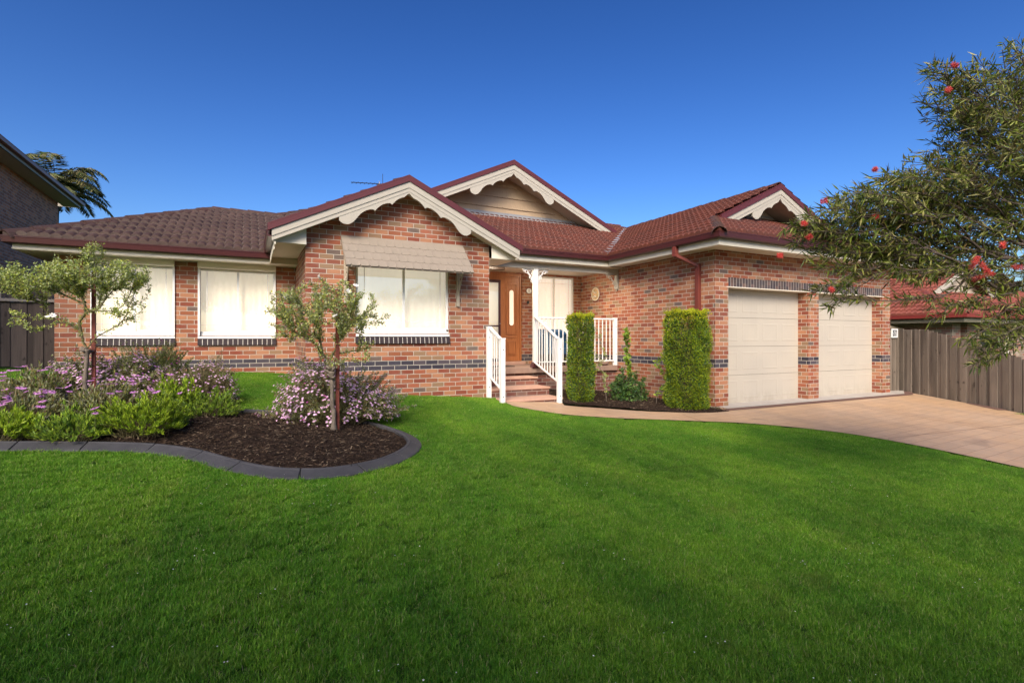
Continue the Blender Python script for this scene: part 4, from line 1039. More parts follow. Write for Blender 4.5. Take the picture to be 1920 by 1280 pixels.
# left side: gate with lattice top, dark palings
lf = thing('timber_fence', 'dark timber paling fence at the far left between the two houses', 'fence', (-4.8, 12.3, .85))
paling_fence(lf, [(-6.4, 12.2), (-4.02, 12.2)], lambda D, x, y: 2.30, M_paling_dk, .16)
m = MB(); m.box(-4.02, -3.93, 12.12, 12.22, .7, 2.4); m.build('post', M_paling_dk, lf)
lg = thing('timber_gate', 'dark timber gate with lattice top beside the left corner of the brick house', 'gate', (-3.5, 12.2, .85))
paling_fence(lg, [(-3.92, 12.2), (-3.08, 12.2)], lambda D, x, y: 2.06, M_paling_dk, .15)
m = MB(); m.box(-3.93, -3.07, 12.13, 12.17, 2.07, 2.12); m.box(-3.93, -3.07, 12.13, 12.17, 2.42, 2.47); m.box(-3.93, -3.88, 12.13, 12.17, 2.12, 2.42); m.build('top_frame', paint('grey_timber', (.24, .21, .19), .7, .2), lg)
m = MB()
for i in range(-4, 10):
    for sgn in (1, -1):
        x0 = -3.9+i*.09
        a = Vector((x0, 12.15+.006*sgn, 2.12)); b = Vector((x0+.3*sgn, 12.15+.006*sgn, 2.42))
        # clip to the frame
        def cl(p, q):
            for lim, s_ in ((-3.88, 1), (-3.08, -1)):
                if (p.x-lim)*s_ < 0 and (q.x-lim)*s_ < 0: return None
                if (p.x-lim)*s_ < 0: p = p+(q-p)*((lim-p.x)/(q.x-p.x))
                elif (q.x-lim)*s_ < 0: q = q+(p-q)*((lim-q.x)/(p.x-q.x))
            return p, q
        r_ = cl(a, b)
        if r_ and (r_[1]-r_[0]).length > .02: m.bar(r_[0], r_[1], .02, .008, (0, 1, 0))
m.build('lattice', M_paling_dk, lg)
m = MB(); m.box(-6.5, Xl0, 11.6, 12.1, .55, .80); props(m.build('side_slab', M_conc), kind='structure')

# ------------------------------------------------------------------ neighbouring houses
nl = thing('neighbour_house', 'two-storey dark brick house at the left edge with overhanging maroon gutter', 'house', (-6, 18, .9))
m = MB(); m.face([(-6, 8.5, 0), (-6, 23.4, 0), (-6, 23.4, 6.30), (-6, 8.5, 6.30)]); m.face([(-6, 23.4, 0), (-15, 23.4, 0), (-15, 23.4, 6.3), (-6, 23.4, 6.3)]); m.face([(-15, 8.5, 0), (-6, 8.5, 0), (-6, 8.5, 6.3), (-15, 8.5, 6.3)]); m.build('brick_wall', M_brick_nb, nl)
m = MB(); m.box(-5.98, -5.50, 8.0, 23.9, 6.16, 6.17); m.build('soffit', paint('beige_soffit', (.60, .50, .38), .7), nl)
m = MB(); P = [(-5.5, 7.9), (-5.5, 23.95)][::-1]; m2 = MB(); m3 = MB()
PP = [(x, y, 6.36) for x, y in [(-5.5, 7.9), (-5.5, 23.95), (-12, 23.95)]]
m2.sweep(PP, [(-.02, -.20), (0, -.20), (0, 0), (-.02, 0)]); m2.build('fascia', M_trim, nl)
m3.sweep(PP, [(o+.002, z) for o, z in GUT]); m3.build('gutter', paint('dusty_red_gutter', (.26, .075, .055), .45), nl)
tile_roof('roof_slope', [(-5.46, 7.8), (-5.46, 24.0), (-9.5, 20.0), (-9.5, 7.8)], (-5.46, 7.8), 6.325, (-1, 0), .42, M_tile_br, nl)
m = MB(); m.tube([(-4.15, 13.5, 3.05), (-3.55, 13.1, 2.85)], .02, 5)
# right neighbour
nr = thing('neighbour_house', 'single-storey mottled brick house with terracotta tiled roof beyond the right fence', 'house', (21, 9, -.5))
hx, hy, hz = 18.5, 7.5, 2.14
m = MB(); m.face([(hx+.5, 8.0, -1), (hx+.5, 24, -1), (hx+.5, 24, 2.0), (hx+.5, 8.0, 2.0)])
wall_front(m, 8.0, hx+.5, hx+1.0, -1, 2.0); wall_front(m, 8.0, hx+1.42, 30, -1, 2.0, [(hx+2.2, hx+3.4, -1, 1.7)], .1); m.face([(hx+1.42, 8.0, -1), (hx+1.42, 8.9, -1), (hx+1.42, 8.9, 2.0), (hx+1.42, 8.0, 2.0)]); m.face([(hx+1.0, 8.9, -1), (hx+1.42, 8.9, -1), (hx+1.42, 8.9, 2.0), (hx+1.0, 8.9, 2.0)])
m.build('brick_wall', M_brick_nb2, nr)
PP = [(hx, 24, hz), (hx, hy, hz), (31, hy, hz)]
m = MB(); m.sweep(PP, [(-.02, -.24), (0, -.24), (0, 0), (-.02, 0)]); m.build('fascia', paint('olive_fascia', (.22, .19, .13), .6), nr)
m = MB(); m.sweep(PP, [(o+.002, z) for o, z in GUT]); m.build('gutter', paint('red_gutter', (.22, .035, .03), .4), nr)
m = MB(); m.box(hx, hx+.52, hy, 24, 1.92, 1.93); m.box(hx+.52, 31, hy, 8.02, 1.92, 1.93); m.build('soffit', M_trim, nr)
m = MB(); m.box(hx-.10, hx-.0, 9.6, 9.72, 1.84, 2.1); m.bar((hx-.05, 9.66, 1.88), (hx+.40, 9.2, 1.66), .08, .08); m.box(hx+.38, hx+.48, 9.12, 9.22, -.8, 1.70); m.build('downpipe', paint('tan_downpipe', (.36, .28, .19), .5), nr)
m = MB(); m.box(hx+3.9, hx+3.98, 7.90, 7.98, -.8, 1.95); m.build('downpipe', M_soffit, nr)
m = MB(); m.box(hx+2.2, hx+3.4, 8.09, 8.12, -1, 1.7); m.box(hx+1.0, hx+1.42, 8.88, 8.895, -1, 1.9); m.build('window', M_black, nr)
tile_roof('roof_slope', [(hx-.05, hy-.05), (hx+5.0, hy+5.0), (hx+5.0, 24), (hx-.05, 24)], (hx-.05, hy-.05), hz, (1, 0), .45, M_tile_nb, nr, amp=.035)
tile_roof('roof_slope', [(hx-.05, hy-.05), (31, hy-.05), (31, hy+5.0), (hx+5.0, hy+5.0)], (hx-.05, hy-.05), hz, (0, 1), .45, M_tile_nb, nr, amp=.035)
ridge([(hx, hy, hz+.02), (hx+5.0, hy+5.0, hz+.45*5.0+.02)], nr, mat=M_tile_nb)
# little front gable of the neighbour's roof
m = MB(); ngx, ngy, ngz = hx+4.3, 9.15, 4.05
m.prism([(ngx, ngy, ngz), (ngx-2.3, ngy, ngz-1.1), (ngx-2.1, ngy, ngz-1.22), (ngx, ngy, ngz-.2), (ngx+2.1, ngy, ngz-1.22), (ngx+2.3, ngy, ngz-1.1)], (0, 1, 0), .04); m.build('bargeboard', M_trim, nr)
m = MB(); m.face([(ngx-2.1, ngy+.3, ngz-1.15), (ngx+2.1, ngy+.3, ngz-1.15), (ngx, ngy+.3, ngz-.1)]); m.build('gable_panel', M_shingle2, nr)
for sgn in (-1, 1):
    tile_roof('roof_slope', [(ngx, ngy), (ngx+sgn*2.35, ngy), (ngx+sgn*2.35, ngy+5), (ngx, ngy+5)], (ngx+sgn*2.35, ngy), ngz+.04-1.13, (-sgn, 0), .48, M_tile_nb, nr)

# ------------------------------------------------------------------ vegetation
def unit(a): return a/np.maximum(np.linalg.norm(a, axis=-1, keepdims=True), 1e-9)
def leaf_mesh(name, P, D, L, Wd, mat, parent, bend=.25, nrm=None, curl=0):
    """P base points, D directions, L lengths, Wd widths -> pointed leaves with a fold and a droop (6 verts, 4 tris)"""
    n = len(P); P = np.asarray(P); D = unit(np.asarray(D)); L = np.broadcast_to(L, n)[:, None]; Wd = np.broadcast_to(Wd, n)[:, None]
    if nrm is None: nrm = rng.normal(size=(n, 3))
    Nn = unit(nrm-D*(nrm*D).sum(1, keepdims=True)); Sd = np.cross(D, Nn)
    b = np.broadcast_to(bend, n)[:, None]
    mid = P+D*L*.45+Nn*L*b*.18; tip = P+D*L-Nn*L*b*.3
    q1 = P+D*L*.45+Sd*Wd*.5-Nn*Wd*.12; q2 = P+D*L*.45-Sd*Wd*.5-Nn*Wd*.12
    V = np.stack([P, q1, tip, q2, mid], 1).reshape(-1, 3); o = (np.arange(n)*5)[:, None]
    F = np.concatenate([o+np.array([[0, 1, 4]]), o+np.array([[4, 1, 2]]), o+np.array([[0, 4, 3]]), o+np.array([[4, 2, 3]])], 1).ravel()
    return np_mesh(name, V, F, 3, mat, parent)
def flower_mesh(name, P, N_, r, mat, parent, petals=5, cup=.25, wide=.75):
    n = len(P); N_ = unit(np.asarray(N_)); a = unit(np.cross(N_, rng.normal(size=(n, 3)))); b = np.cross(N_, a); r = np.broadcast_to(r, n)
    Pp, Dd, Ll, Nr = [], [], [], []
    for k in range(petals):
        t = 2*math.pi*k/petals
        d = a*math.cos(t)+b*math.sin(t)+N_*cup*rng.uniform(.6, 1.4, size=(n, 1))
        Pp.append(P); Dd.append(d); Ll.append(r*rng.uniform(.85, 1.1, n)); Nr.append(N_)
    Ll = np.concatenate(Ll)
    return leaf_mesh(name, np.concatenate(Pp), np.concatenate(Dd), Ll, Ll*wide, mat, parent, bend=.2, nrm=np.concatenate(Nr))
def tubes_np(name, segs, mat, parent, n=5):
    """segs: list of (p,q,rp,rq) -> tapered tubes in one mesh"""
    P = np.array([s[0] for s in segs]); Q = np.array([s[1] for s in segs]); ra = np.array([s[2] for s in segs])[:, None]; rb = np.array([s[3] for s in segs])[:, None]
    d = unit(Q-P); ref = np.where(np.abs(d[:, 2:3]) < .8, np.array([[0, 0, 1.]]), np.array([[1., 0, 0]])); a = unit(np.cross(d, ref)); b = np.cross(d, a)
    R1, R2 = [], []
    for k in range(n):
        t = 2*math.pi*k/n; v = a*math.cos(t)+b*math.sin(t); R1.append(P+v*ra-d*ra*.3); R2.append(Q+v*rb)
    V = np.stack(R1+R2, 1).reshape(-1, 3); o = (np.arange(len(P))*2*n)[:, None]
    F = np.concatenate([o+np.array([[k, (k+1) % n, n+(k+1) % n, n+k]]) for k in range(n)], 1).ravel()
    return np_mesh(name, V, F, 4, mat, parent, smooth=True)
def grow(root, tips, r_tip=.003, expo=.42, step=.12, sag=0.0, wig=.02, up=.3, seed=1):
    """branching skeleton: every tip is joined to the nearest suitable existing node by a curved path; returns segs, tip paths"""
    g = np.random.default_rng(seed); nodes = [np.array(p, float) for p in root]; par = list(range(-1, len(root)-1)); paths = []
    root0 = nodes[-1]; tips = sorted([np.array(t, float) for t in tips], key=lambda t: np.linalg.norm(t-root0))
    nr_ = len(root)-1
    for t in tips:
        A = np.array(nodes[nr_:]); dt = np.linalg.norm(A-t, axis=1); dr = np.linalg.norm(A-root0, axis=1)
        cost = dt+.35*dr; cost[dr > np.linalg.norm(t-root0)*.85+1e-6] += 5
        if dr.max() < 1e-6: k = 0
        else: k = int(np.argmin(cost))
        i = k+nr_; p = nodes[i]; L = np.linalg.norm(t-p); m_ = max(2, int(L/step))
        d0 = (nodes[i]-nodes[par[i]]) if par[i] >= 0 else np.array([0, 0, 1.]); d0 = d0/max(1e-6, np.linalg.norm(d0))
        c = p+d0*L*.35+np.array([0, 0, up*L*.3])+g.normal(size=3)*L*.08; path = [p]; prev = i
        for j in range(1, m_+1):
            s = j/m_; q = (1-s)**2*p+2*s*(1-s)*c+s*s*t+g.normal(size=3)*wig*(1 if j < m_ else 0); q[2] -= sag*L*s*s*0
            nodes.append(q); par.append(prev); prev = len(nodes)-1; path.append(q)
        paths.append(np.array(path))
    cnt = np.zeros(len(nodes))
    isleaf = np.ones(len(nodes), bool)
    for i, p in enumerate(par):
        if p >= 0: isleaf[p] = False
    cnt[isleaf] = 1
    for i in range(len(nodes)-1, 0, -1): cnt[par[i]] += cnt[i]
    rad = r_tip*cnt**expo
    segs = [(nodes[par[i]], nodes[i], min(rad[par[i]], rad[i]*1.5), rad[i]) for i in range(1, len(nodes))]
    return segs, paths
def leaves_on_paths(paths, per_m, spread, tail=.6, g=rng, droop=0.0, outer=None):
    P, D = [], []
    for pa in paths:
        d = np.diff(pa, axis=0); L = np.linalg.norm(d, axis=1); T = L.sum(); n = max(3, int(per_m*T*tail*g.uniform(.6, 1.4)))
        s = T*(1-tail*g.random(n)**1.3); cs = np.concatenate([[0], np.cumsum(L)])
        k = np.clip(np.searchsorted(cs, s)-1, 0, len(L)-1); f = (s-cs[k])/np.maximum(L[k], 1e-6)
        base = pa[k]+d[k]*f[:, None]; u = d[k]/np.maximum(L[k], 1e-6)[:, None]
        r = g.normal(size=(n, 3)); r = unit(r-u*(r*u).sum(1, keepdims=True))
        D.append(u*(1-spread)+r*spread+np.array([0, 0, -droop])); P.append(base)
    return np.concatenate(P), np.concatenate(D)
def ell(n, c, r, g=rng, shell=.5, lower=-1):
    v = unit(g.normal(size=(n, 3))); v[:, 2] = np.maximum(v[:, 2], lower)
    return np.array(c)+v*np.array(r)*(g.random((n, 1))**(1/3)*(1-shell)+shell)

# ---- standard roses
def rose(x, y, head, lean, blobs, label, stakelabel, seed, nfl, stake_top, stake_off, mat, flowers, extra=()):
    g = np.random.default_rng(seed); z0 = bedh(x, y)
    t = thing('rose_tree', label, 'rose tree', (x, y, z0), 'standard rose trees in the flower bed')
    hz_ = head; hd = np.array([x+lean[0], y+lean[1], hz_])
    root = [(x, y, z0-.05), (x+.0, y, z0+.2), (x+lean[0]*.4-.01, y+lean[1]*.4, z0+(hz_-z0)*.45), (x+lean[0]*.8, y+lean[1]*.8, z0+(hz_-z0)*.8), tuple(hd)]
    tips = np.concatenate([ell(n, c, r, g, .3) for n, c, r in blobs])
    segs, paths = grow(root, tips, .0021, .42, .10, wig=.012, seed=seed)
    tr = [s for i, s in enumerate(segs) if i < len(root)-1]; br = segs[len(root)-1:]
    br = [(p, q, min(a, .0145), min(b, .0145)) for p, q, a, b in br]
    # trunk: one knobbly tube
    m = MB(); P = catmull(root, 4); rr = []
    for i, p in enumerate(P):
        f = i/(len(P)-1); rr.append(.029-.007*f+.004*math.sin(i*1.7)+(.022*max(0, 1-abs(f-.97)/.12))+(.012 if f < .08 else 0))
    m.tube(P, rr, 12)
    for k in range(7):
        a = g.uniform(0, 6.28); q = hd+np.array([math.cos(a)*.03, math.sin(a)*.03, g.uniform(-.08, .05)]); d = np.array([math.cos(a), math.sin(a), g.uniform(.1, .9)]); d = d/np.linalg.norm(d)
        m.tube([tuple(q-d*.03), tuple(q+d*g.uniform(.02, .07))], [.022, g.uniform(.008, .016)], 8)
    m.build('trunk', M_bark, t, weld=True, smooth=True)
    tubes_np('branches', br, M_twig, t, 5)
    P, D = leaves_on_paths(paths, 220, .72, .9, g); P = P+g.normal(size=P.shape)*.014
    keep = g.random(len(P)) < .85
    P, D = P[keep], D[keep]; n = len(P)
    leaf_mesh('leaves', P, D+np.array([0, 0, .12]), g.uniform(.022, .044, n), g.uniform(.013, .023, n), mat, t, .5)
    # a few roses
    FP = np.array(flowers); N_ = unit(g.normal(size=FP.shape)*.4+np.array([.1, -.5, .8]))
    fl = []
    Pp = np.repeat(FP, 3, 0); Np = np.repeat(N_, 3, 0); rad = np.tile([.040, .031, .020], len(FP)); 
    flower_mesh('flowers', Pp, unit(Np+g.normal(size=Np.shape)*.15), rad, M_fwhite, t, 7, .55, .9)
    st = thing('garden_stake', stakelabel, 'stake', (x+stake_off[0], y+stake_off[1], z0), 'timber stakes supporting the rose trees')
    m = MB(); sx_, sy_ = x+stake_off[0], y+stake_off[1]; m.box(sx_-.021, sx_+.021, sy_-.021, sy_+.021, z0-.1, stake_top); m.build('stake_shaft', M_stake, st, bevel=.003)
    m = MB(); zz = z0+(hz_-z0)*.7; m.tube([(sx_+.03*math.cos(a)-.012, sy_+.03*math.sin(a)-.01, zz) for a in [i*.7 for i in range(10)]], .004, 4); m.build('tie', M_black, st)
    return t
rose(.89, 6.45, 1.02, (-.02, 0), [(190, (.78, 6.42, 1.76), (.64, .42, .36)), (40, (.45, 6.5, 1.62), (.32, .3, .28)), (26, (1.25, 6.4, 1.58), (.32, .3, .28)), (12, (1.05, 6.4, 1.25), (.35, .3, .15))],
     'open straggly rose tree with white blooms and pale trunk, before the gable window', 'reddish square stake behind the trunk of the right rose tree', 11, 9, 2.0, (.05, .05), M_lrose,
     [(.70, 6.25, 2.10), (1.10, 6.2, 2.02), (1.02, 6.2, 1.95), (.36, 6.3, 1.86), (.86, 6.1, 1.66)])
rose(-1.83, 8.18, 1.28, (.02, -.02), [(180, (-1.72, 8.1, 2.22), (.62, .40, .22)), (120, (-2.28, 8.1, 2.12), (.50, .35, .24)), (12, (-1.75, 8.1, 2.50), (.15, .15, .12)), (22, (-1.45, 8.1, 1.85), (.30, .25, .28)), (12, (-2.3, 8.1, 1.62), (.4, .2, .15))],
     'wide flat-topped rose tree with grafted knob, before the left house corner', 'dark red square stake behind the left rose tree', 23, 4, 2.25, (.07, .06), M_lrose2,
     [(-2.13, 7.95, 1.66), (-2.08, 7.93, 1.68)])

# ---- bushes
def bush(name, label, cat, x, y, rx, ry, h, stems, per_m, ll, lw, mat, group=None, fl=None, seed=1, spread=.5, tail=.7, stem_mat=None, up=.5, z0=None, erect=0.0, r_tip=.0016):
    g = np.random.default_rng(seed); zb = (bedh(x, y) if z0 is None else z0)
    t = thing(name, label, cat, (x, y, zb), group)
    v = unit(g.normal(size=(stems, 3))); v[:, 2] = np.abs(v[:, 2])*.95+.05; v = unit(v)
    lump = 1+.13*np.sin(v[:, 0]*5+seed)+.11*np.sin(v[:, 1]*6+seed*2)+g.normal(size=stems)*.07
    T = np.array([x, y, zb])+v*np.array([rx, ry, h])*(lump*g.uniform(.62, 1.0, stems)**.5)[:, None]
    B = np.array([x, y, zb])+np.stack([v[:, 0]*rx*.35, v[:, 1]*ry*.35, np.full(stems, -.02)], 1)+g.normal(size=(stems, 3))*[.05, .05, 0]
    paths, segs = [], []
    for b, tp in zip(B, T):
        c = b*.5+tp*.5+np.array([0, 0, .22*h*up]); P = [(1-s)**2*b+2*s*(1-s)*c+s*s*tp+g.normal(size=3)*.006 for s in np.linspace(0, 1, 6)]
        P = np.array(P); paths.append(P); segs += [(P[i], P[i+1], r_tip*(2.4-.35*i), r_tip*(2.1-.35*i)) for i in range(5)]
    tubes_np('stems', segs, stem_mat or M_twig, t, 4)
    P, D = leaves_on_paths(paths, per_m, spread, tail, g); n = len(P)
    leaf_mesh('leaves', P, D+np.array([0, 0, erect]), g.uniform(ll*.65, ll*1.25, n), g.uniform(lw*.7, lw*1.2, n), mat, t, .4)
    if fl:
        for (fmat, frac, per, rad, pet, sc) in fl:
            k = g.random(stems) < frac; E = T[k]
            FP = np.repeat(E, per, 0)+g.normal(size=(len(E)*per, 3))*sc; N_ = unit((FP-np.array([x, y, zb]))*np.array([1, 1, 1.2])+np.array([0, -.2, .35]))
            flower_mesh('flowers', FP, N_, g.uniform(rad*.8, rad*1.2, len(FP)), fmat, t, pet, .15, .8 if pet < 8 else .34)
    return t
bush('lilac_bush', 'wide bush covered in small lilac flowers behind the right rose tree', 'bush', .98, 7.12, .88, .48, .78, 850, 95, .034, .014, M_lpale, 'flowering bushes in the bed',
     [(M_flilac, .72, 3, .018, 5, .022), (M_fmag, .10, 2, .014, 5, .02)], 3)
bush('lilac_bush', 'lilac flowered bush behind the trunk of the left rose tree', 'bush', -1.72, 8.65, .70, .40, .62, 620, 95, .034, .014, M_lpale, 'flowering bushes in the bed',
     [(M_flilac, .62, 3, .018, 5, .024), (M_fpurp, .12, 2, .02, 5, .02)], 4)
bush('rounded_bush', 'rounded yellow-green bush topped with dark magenta flowers, before the left window', 'bush', -1.28, 9.15, .58, .42, .74, 650, 110, .030, .008, M_lmound, 'flowering bushes in the bed',
     [(M_fmag, .13, 2, .020, 6, .03)], 5, .45)
bush('dry_bush', 'sprawling brownish bush with pale pink flower heads, between mound bush and bare mulch', 'bush', -.62, 8.35, .58, .42, .60, 620, 90, .030, .009, M_lbrown, 'flowering bushes in the bed',
     [(M_flilac, .40, 2, .015, 5, .02)], 6, .45)
def daisies(name, label, x, y, rx, ry, h, stems, seed, nf, mat=M_lfresh, fm=M_fpurp, fr=.042):
    t = bush(name, label, 'plant', x, y, rx, ry, h, stems, 120, .055, .016, mat, 'low daisy clumps along the edging', None, seed, .42, .55, erect=.55)
    if nf:
        g = np.random.default_rng(seed+50); a = g.uniform(0, 6.28, nf); r = g.random(nf)**.5
        zb = bedh(x, y); FP = np.stack([x+rx*r*np.cos(a), y+ry*r*np.sin(a), zb+h*(1.02-.35*r*r)+g.uniform(.0, .09, nf)], 1)
        N_ = unit(g.normal(size=(nf, 3))*.22+np.array([0, -.15, 1])); flower_mesh('flowers', FP, N_, g.uniform(fr*.8, fr*1.15, nf), fm, t, 14, .05, .30)
        flower_mesh('flower_centres', FP+N_*.004, N_, fr*.26, M_fcentre, t, 6, .6, 1.0)
        segs = [(FP[i]-np.array([0, 0, .14]), FP[i], .0018, .0014) for i in range(nf)]; tubes_np('flower_stalks', segs, M_twig, t, 4)
    return t
daisies('daisy_clump', 'broad low green daisy clump with two mauve blooms, nearest the bare mulch', -1.00, 6.62, .46, .38, .40, 300, 31, 5, M_llime)
daisies('daisy_clump', 'low green clump at the edging below the left rose tree', -1.55, 6.55, .34, .26, .28, 190, 32, 2)
daisies('daisy_clump', 'fresh green clump against the edging near the left picture edge', -2.08, 6.68, .40, .26, .28, 220, 33, 3, M_llime)
daisies('daisy_clump', 'low daisy plant with many flat purple blooms at the left of the bed', -2.15, 7.25, .46, .36, .32, 200, 34, 30, M_lpale)
daisies('daisy_clump', 'low leafy clump cut by the left picture edge', -2.72, 6.95, .38, .32, .27, 180, 35, 6)
daisies('daisy_clump', 'small bright yellow-green clump on top of the bed, right of the broad clump', -.78, 7.45, .24, .22, .46, 140, 36, 1, M_llime)
daisies('daisy_clump', 'strappy pale green plant between broad clump and dry bush', -.48, 7.40, .42, .34, .32, 190, 37, 3, M_lfresh)
daisies('daisy_clump', 'mauve daisy plant behind the low clumps, left of the rose trunk', -2.35, 8.2, .48, .38, .40, 200, 38, 22, M_lpale)
daisies('daisy_clump', 'green filler plant with mauve blooms between rose trunk and broad clump', -1.42, 7.4, .44, .38, .40, 260, 39, 16, M_lpale)

# ---- clipped columns by the porch
def hedge(label, x, y, hx_, hy_, h, n, seed):
    g = np.random.default_rng(seed); z0 = G(x, y)+.03
    t = thing('clipped_shrub', label, 'shrub', (x, y, z0), 'clipped column shrubs by the porch')
    def surf(n, inset):
        # superellipse-ish box column, lumpy
        a = g.uniform(0, 2*math.pi, n); zz = g.random(n); top = g.random(n) < .12
        c, s = np.cos(a), np.sin(a); k = (np.abs(c)**4.5+np.abs(s)**4.5)**(-1/4.5)
        rad = np.where(top, np.sqrt(g.random(n)), 1.0)-inset
        edge = 1-.14*np.clip((zz-.90)/.10, 0, 1)**2-.16*np.clip((.10-zz)/.10, 0, 1)
        lump = 1+.05*np.sin(zz*17+a*3+seed)+.055*np.sin(zz*9-a*2+seed*3)+.035*np.sin(zz*31+a*7)
        rr = k*rad*np.where(top, 1, edge)*lump
        X = x+hx_*rr*c; Y = y+hy_*rr*s; Z = z0+h*np.where(top, 1.0-inset*.3, zz*.985)+np.where(top, .03*np.sin(X*17)*np.sin(Y*15), 0)
        N_ = np.stack([c*np.where(top, .2, 1), s*np.where(top, .2, 1), np.where(top, 1.0, .25)], 1)
        return np.stack([X, Y, Z], 1), unit(N_), zz, top
    P, N_, zz, top = surf(n, 0)
    P = P-N_*g.uniform(0, .085, (n, 1)); D = unit(N_*.7+g.normal(size=(n, 3))*.55+np.array([0, 0, .25]))
    hi = (P[:, 2] > z0+h*.90)&(g.random(n) < .75)
    leaf_mesh('leaves', P[~hi], D[~hi], g.uniform(.020, .036, (~hi).sum()), g.uniform(.012, .018, (~hi).sum()), M_lhedge, t, .5)
    leaf_mesh('sun_tinted_leaves', P[hi], D[hi]+np.array([0, 0, .5]), g.uniform(.022, .04, hi.sum()), g.uniform(.012, .018, hi.sum()), M_lhedgesun, t, .5)  # topmost leaves coloured as if caught by the sun
    # sprigs standing proud
    PS, NS, _, _ = surf(230, 0); sh = []
    for i in range(230):
        d = NS[i]*g.uniform(.2, 1)+np.array([0, 0, g.uniform(.3, 1.2)])+g.normal(size=3)*.2; d = d/np.linalg.norm(d); L = g.uniform(.03, .085)
        for k in range(7): sh.append((PS[i]+d*L*k/7, d+g.normal(size=3)*.55))
    leaf_mesh('stray_shoots', np.array([q[0] for q in sh]), np.array([q[1] for q in sh]), g.uniform(.018, .034, len(sh)), .013, M_lhedge, t, .5)
    P2, N2, z2, t2 = surf(160, 0); segs = [(P2[i]-N2[i]*.05, P2[i]+N2[i]*.02+np.array([0, 0, .02]), .0015, .001) for i in range(160)]
    # woody interior
    st = []
    for i in range(260):
        p = np.array([x+g.uniform(-.3, .3)*hx_, y+g.uniform(-.3, .3)*hy_, z0+g.uniform(0, .8)*h]); q, _, _, _ = surf(1, .12); st.append((p, q[0], .006, .002))
    tubes_np('branches', segs+st, M_bark2, t, 4)
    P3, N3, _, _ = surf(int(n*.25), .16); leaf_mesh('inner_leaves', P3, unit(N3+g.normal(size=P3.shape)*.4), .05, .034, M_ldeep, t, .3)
hedge('narrow clipped column shrub with sunlit yellow top beside the front steps', 6.02, 8.80, .235, .235, 1.80, 15000, 41)
hedge('wide clipped box-shaped shrub at the garage corner over the downpipe', 7.64, 7.52, .36, .36, 1.90, 26000, 42)
# loose shrubs between
def G2(x, y): return G(x, y)+.05
bush('small_shrub', 'dark green leafy shrub with one tall upright shoot against the brick side wall', 'shrub', 7.20, 8.75, .46, .36, .66, 170, 70, .065, .036, M_ldeep, 'loose shrubs in the porch bed', None, 61, .7, .8, M_bark2, z0=G2(7.2, 8.75), r_tip=.003)
def stemmy(name, label, x, y, tips, seed, mat, per=34, ll=.055, lw=.032, rt=.003):
    t = thing(name, label, 'shrub', (x, y, G2(x, y)), 'loose shrubs in the porch bed'); g = np.random.default_rng(seed)
    segs, paths = grow([(x, y, G2(x, y)-.03), (x, y, G2(x, y)+.12)], tips, rt, .4, .09, wig=.012, seed=seed)
    tubes_np('stems', segs, M_bark, t, 6); P, D = leaves_on_paths(paths, per*3.2, .65, .85, g); n = len(P)
    leaf_mesh('leaves', P, D, g.uniform(ll*.7, ll*1.3, n), g.uniform(lw*.7, lw*1.2, n), mat, t, .45)
stemmy('leggy_shrub', 'bright green upright shoots rising from the dark shrub on the porch bed', 7.32, 8.85, [(7.30, 8.95, 1.62), (7.25, 8.9, 1.50), (7.35, 8.92, 1.35), (7.28, 8.95, 1.18), (7.22, 8.85, 1.0), (7.4, 8.95, 1.05), (7.33, 8.9, .9)], 62, M_lfresh, 70, .075, .045)
stemmy('leggy_shrub', 'leaning open shrub with pale stems left of the wide clipped shrub', 7.35, 8.05, [(7.75, 8.1, 1.42), (7.6, 8.15, 1.05), (7.75, 8.2, .95), (7.85, 8.1, .78), (7.6, 8.05, .62), (7.5, 8.1, .75), (7.8, 8.15, 1.15), (7.45, 8.2, .95), (7.7, 8.0, .5), (7.55, 8.0, .45)], 63, M_lfresh, 44, .07, .042)
stemmy('leggy_shrub', 'thin leaning shrub with sparse leaves just right of the narrow clipped shrub', 6.55, 8.65, [(6.30, 8.95, .95), (6.5, 9.0, 1.12), (6.65, 9.0, .85), (6.8, 9.05, .95), (6.4, 8.9, .75), (6.6, 8.8, .70), (6.75, 8.9, .62), (6.9, 9.3, 1.25), (6.95, 9.4, 1.55)], 64, M_lrose, 34, .055, .032)

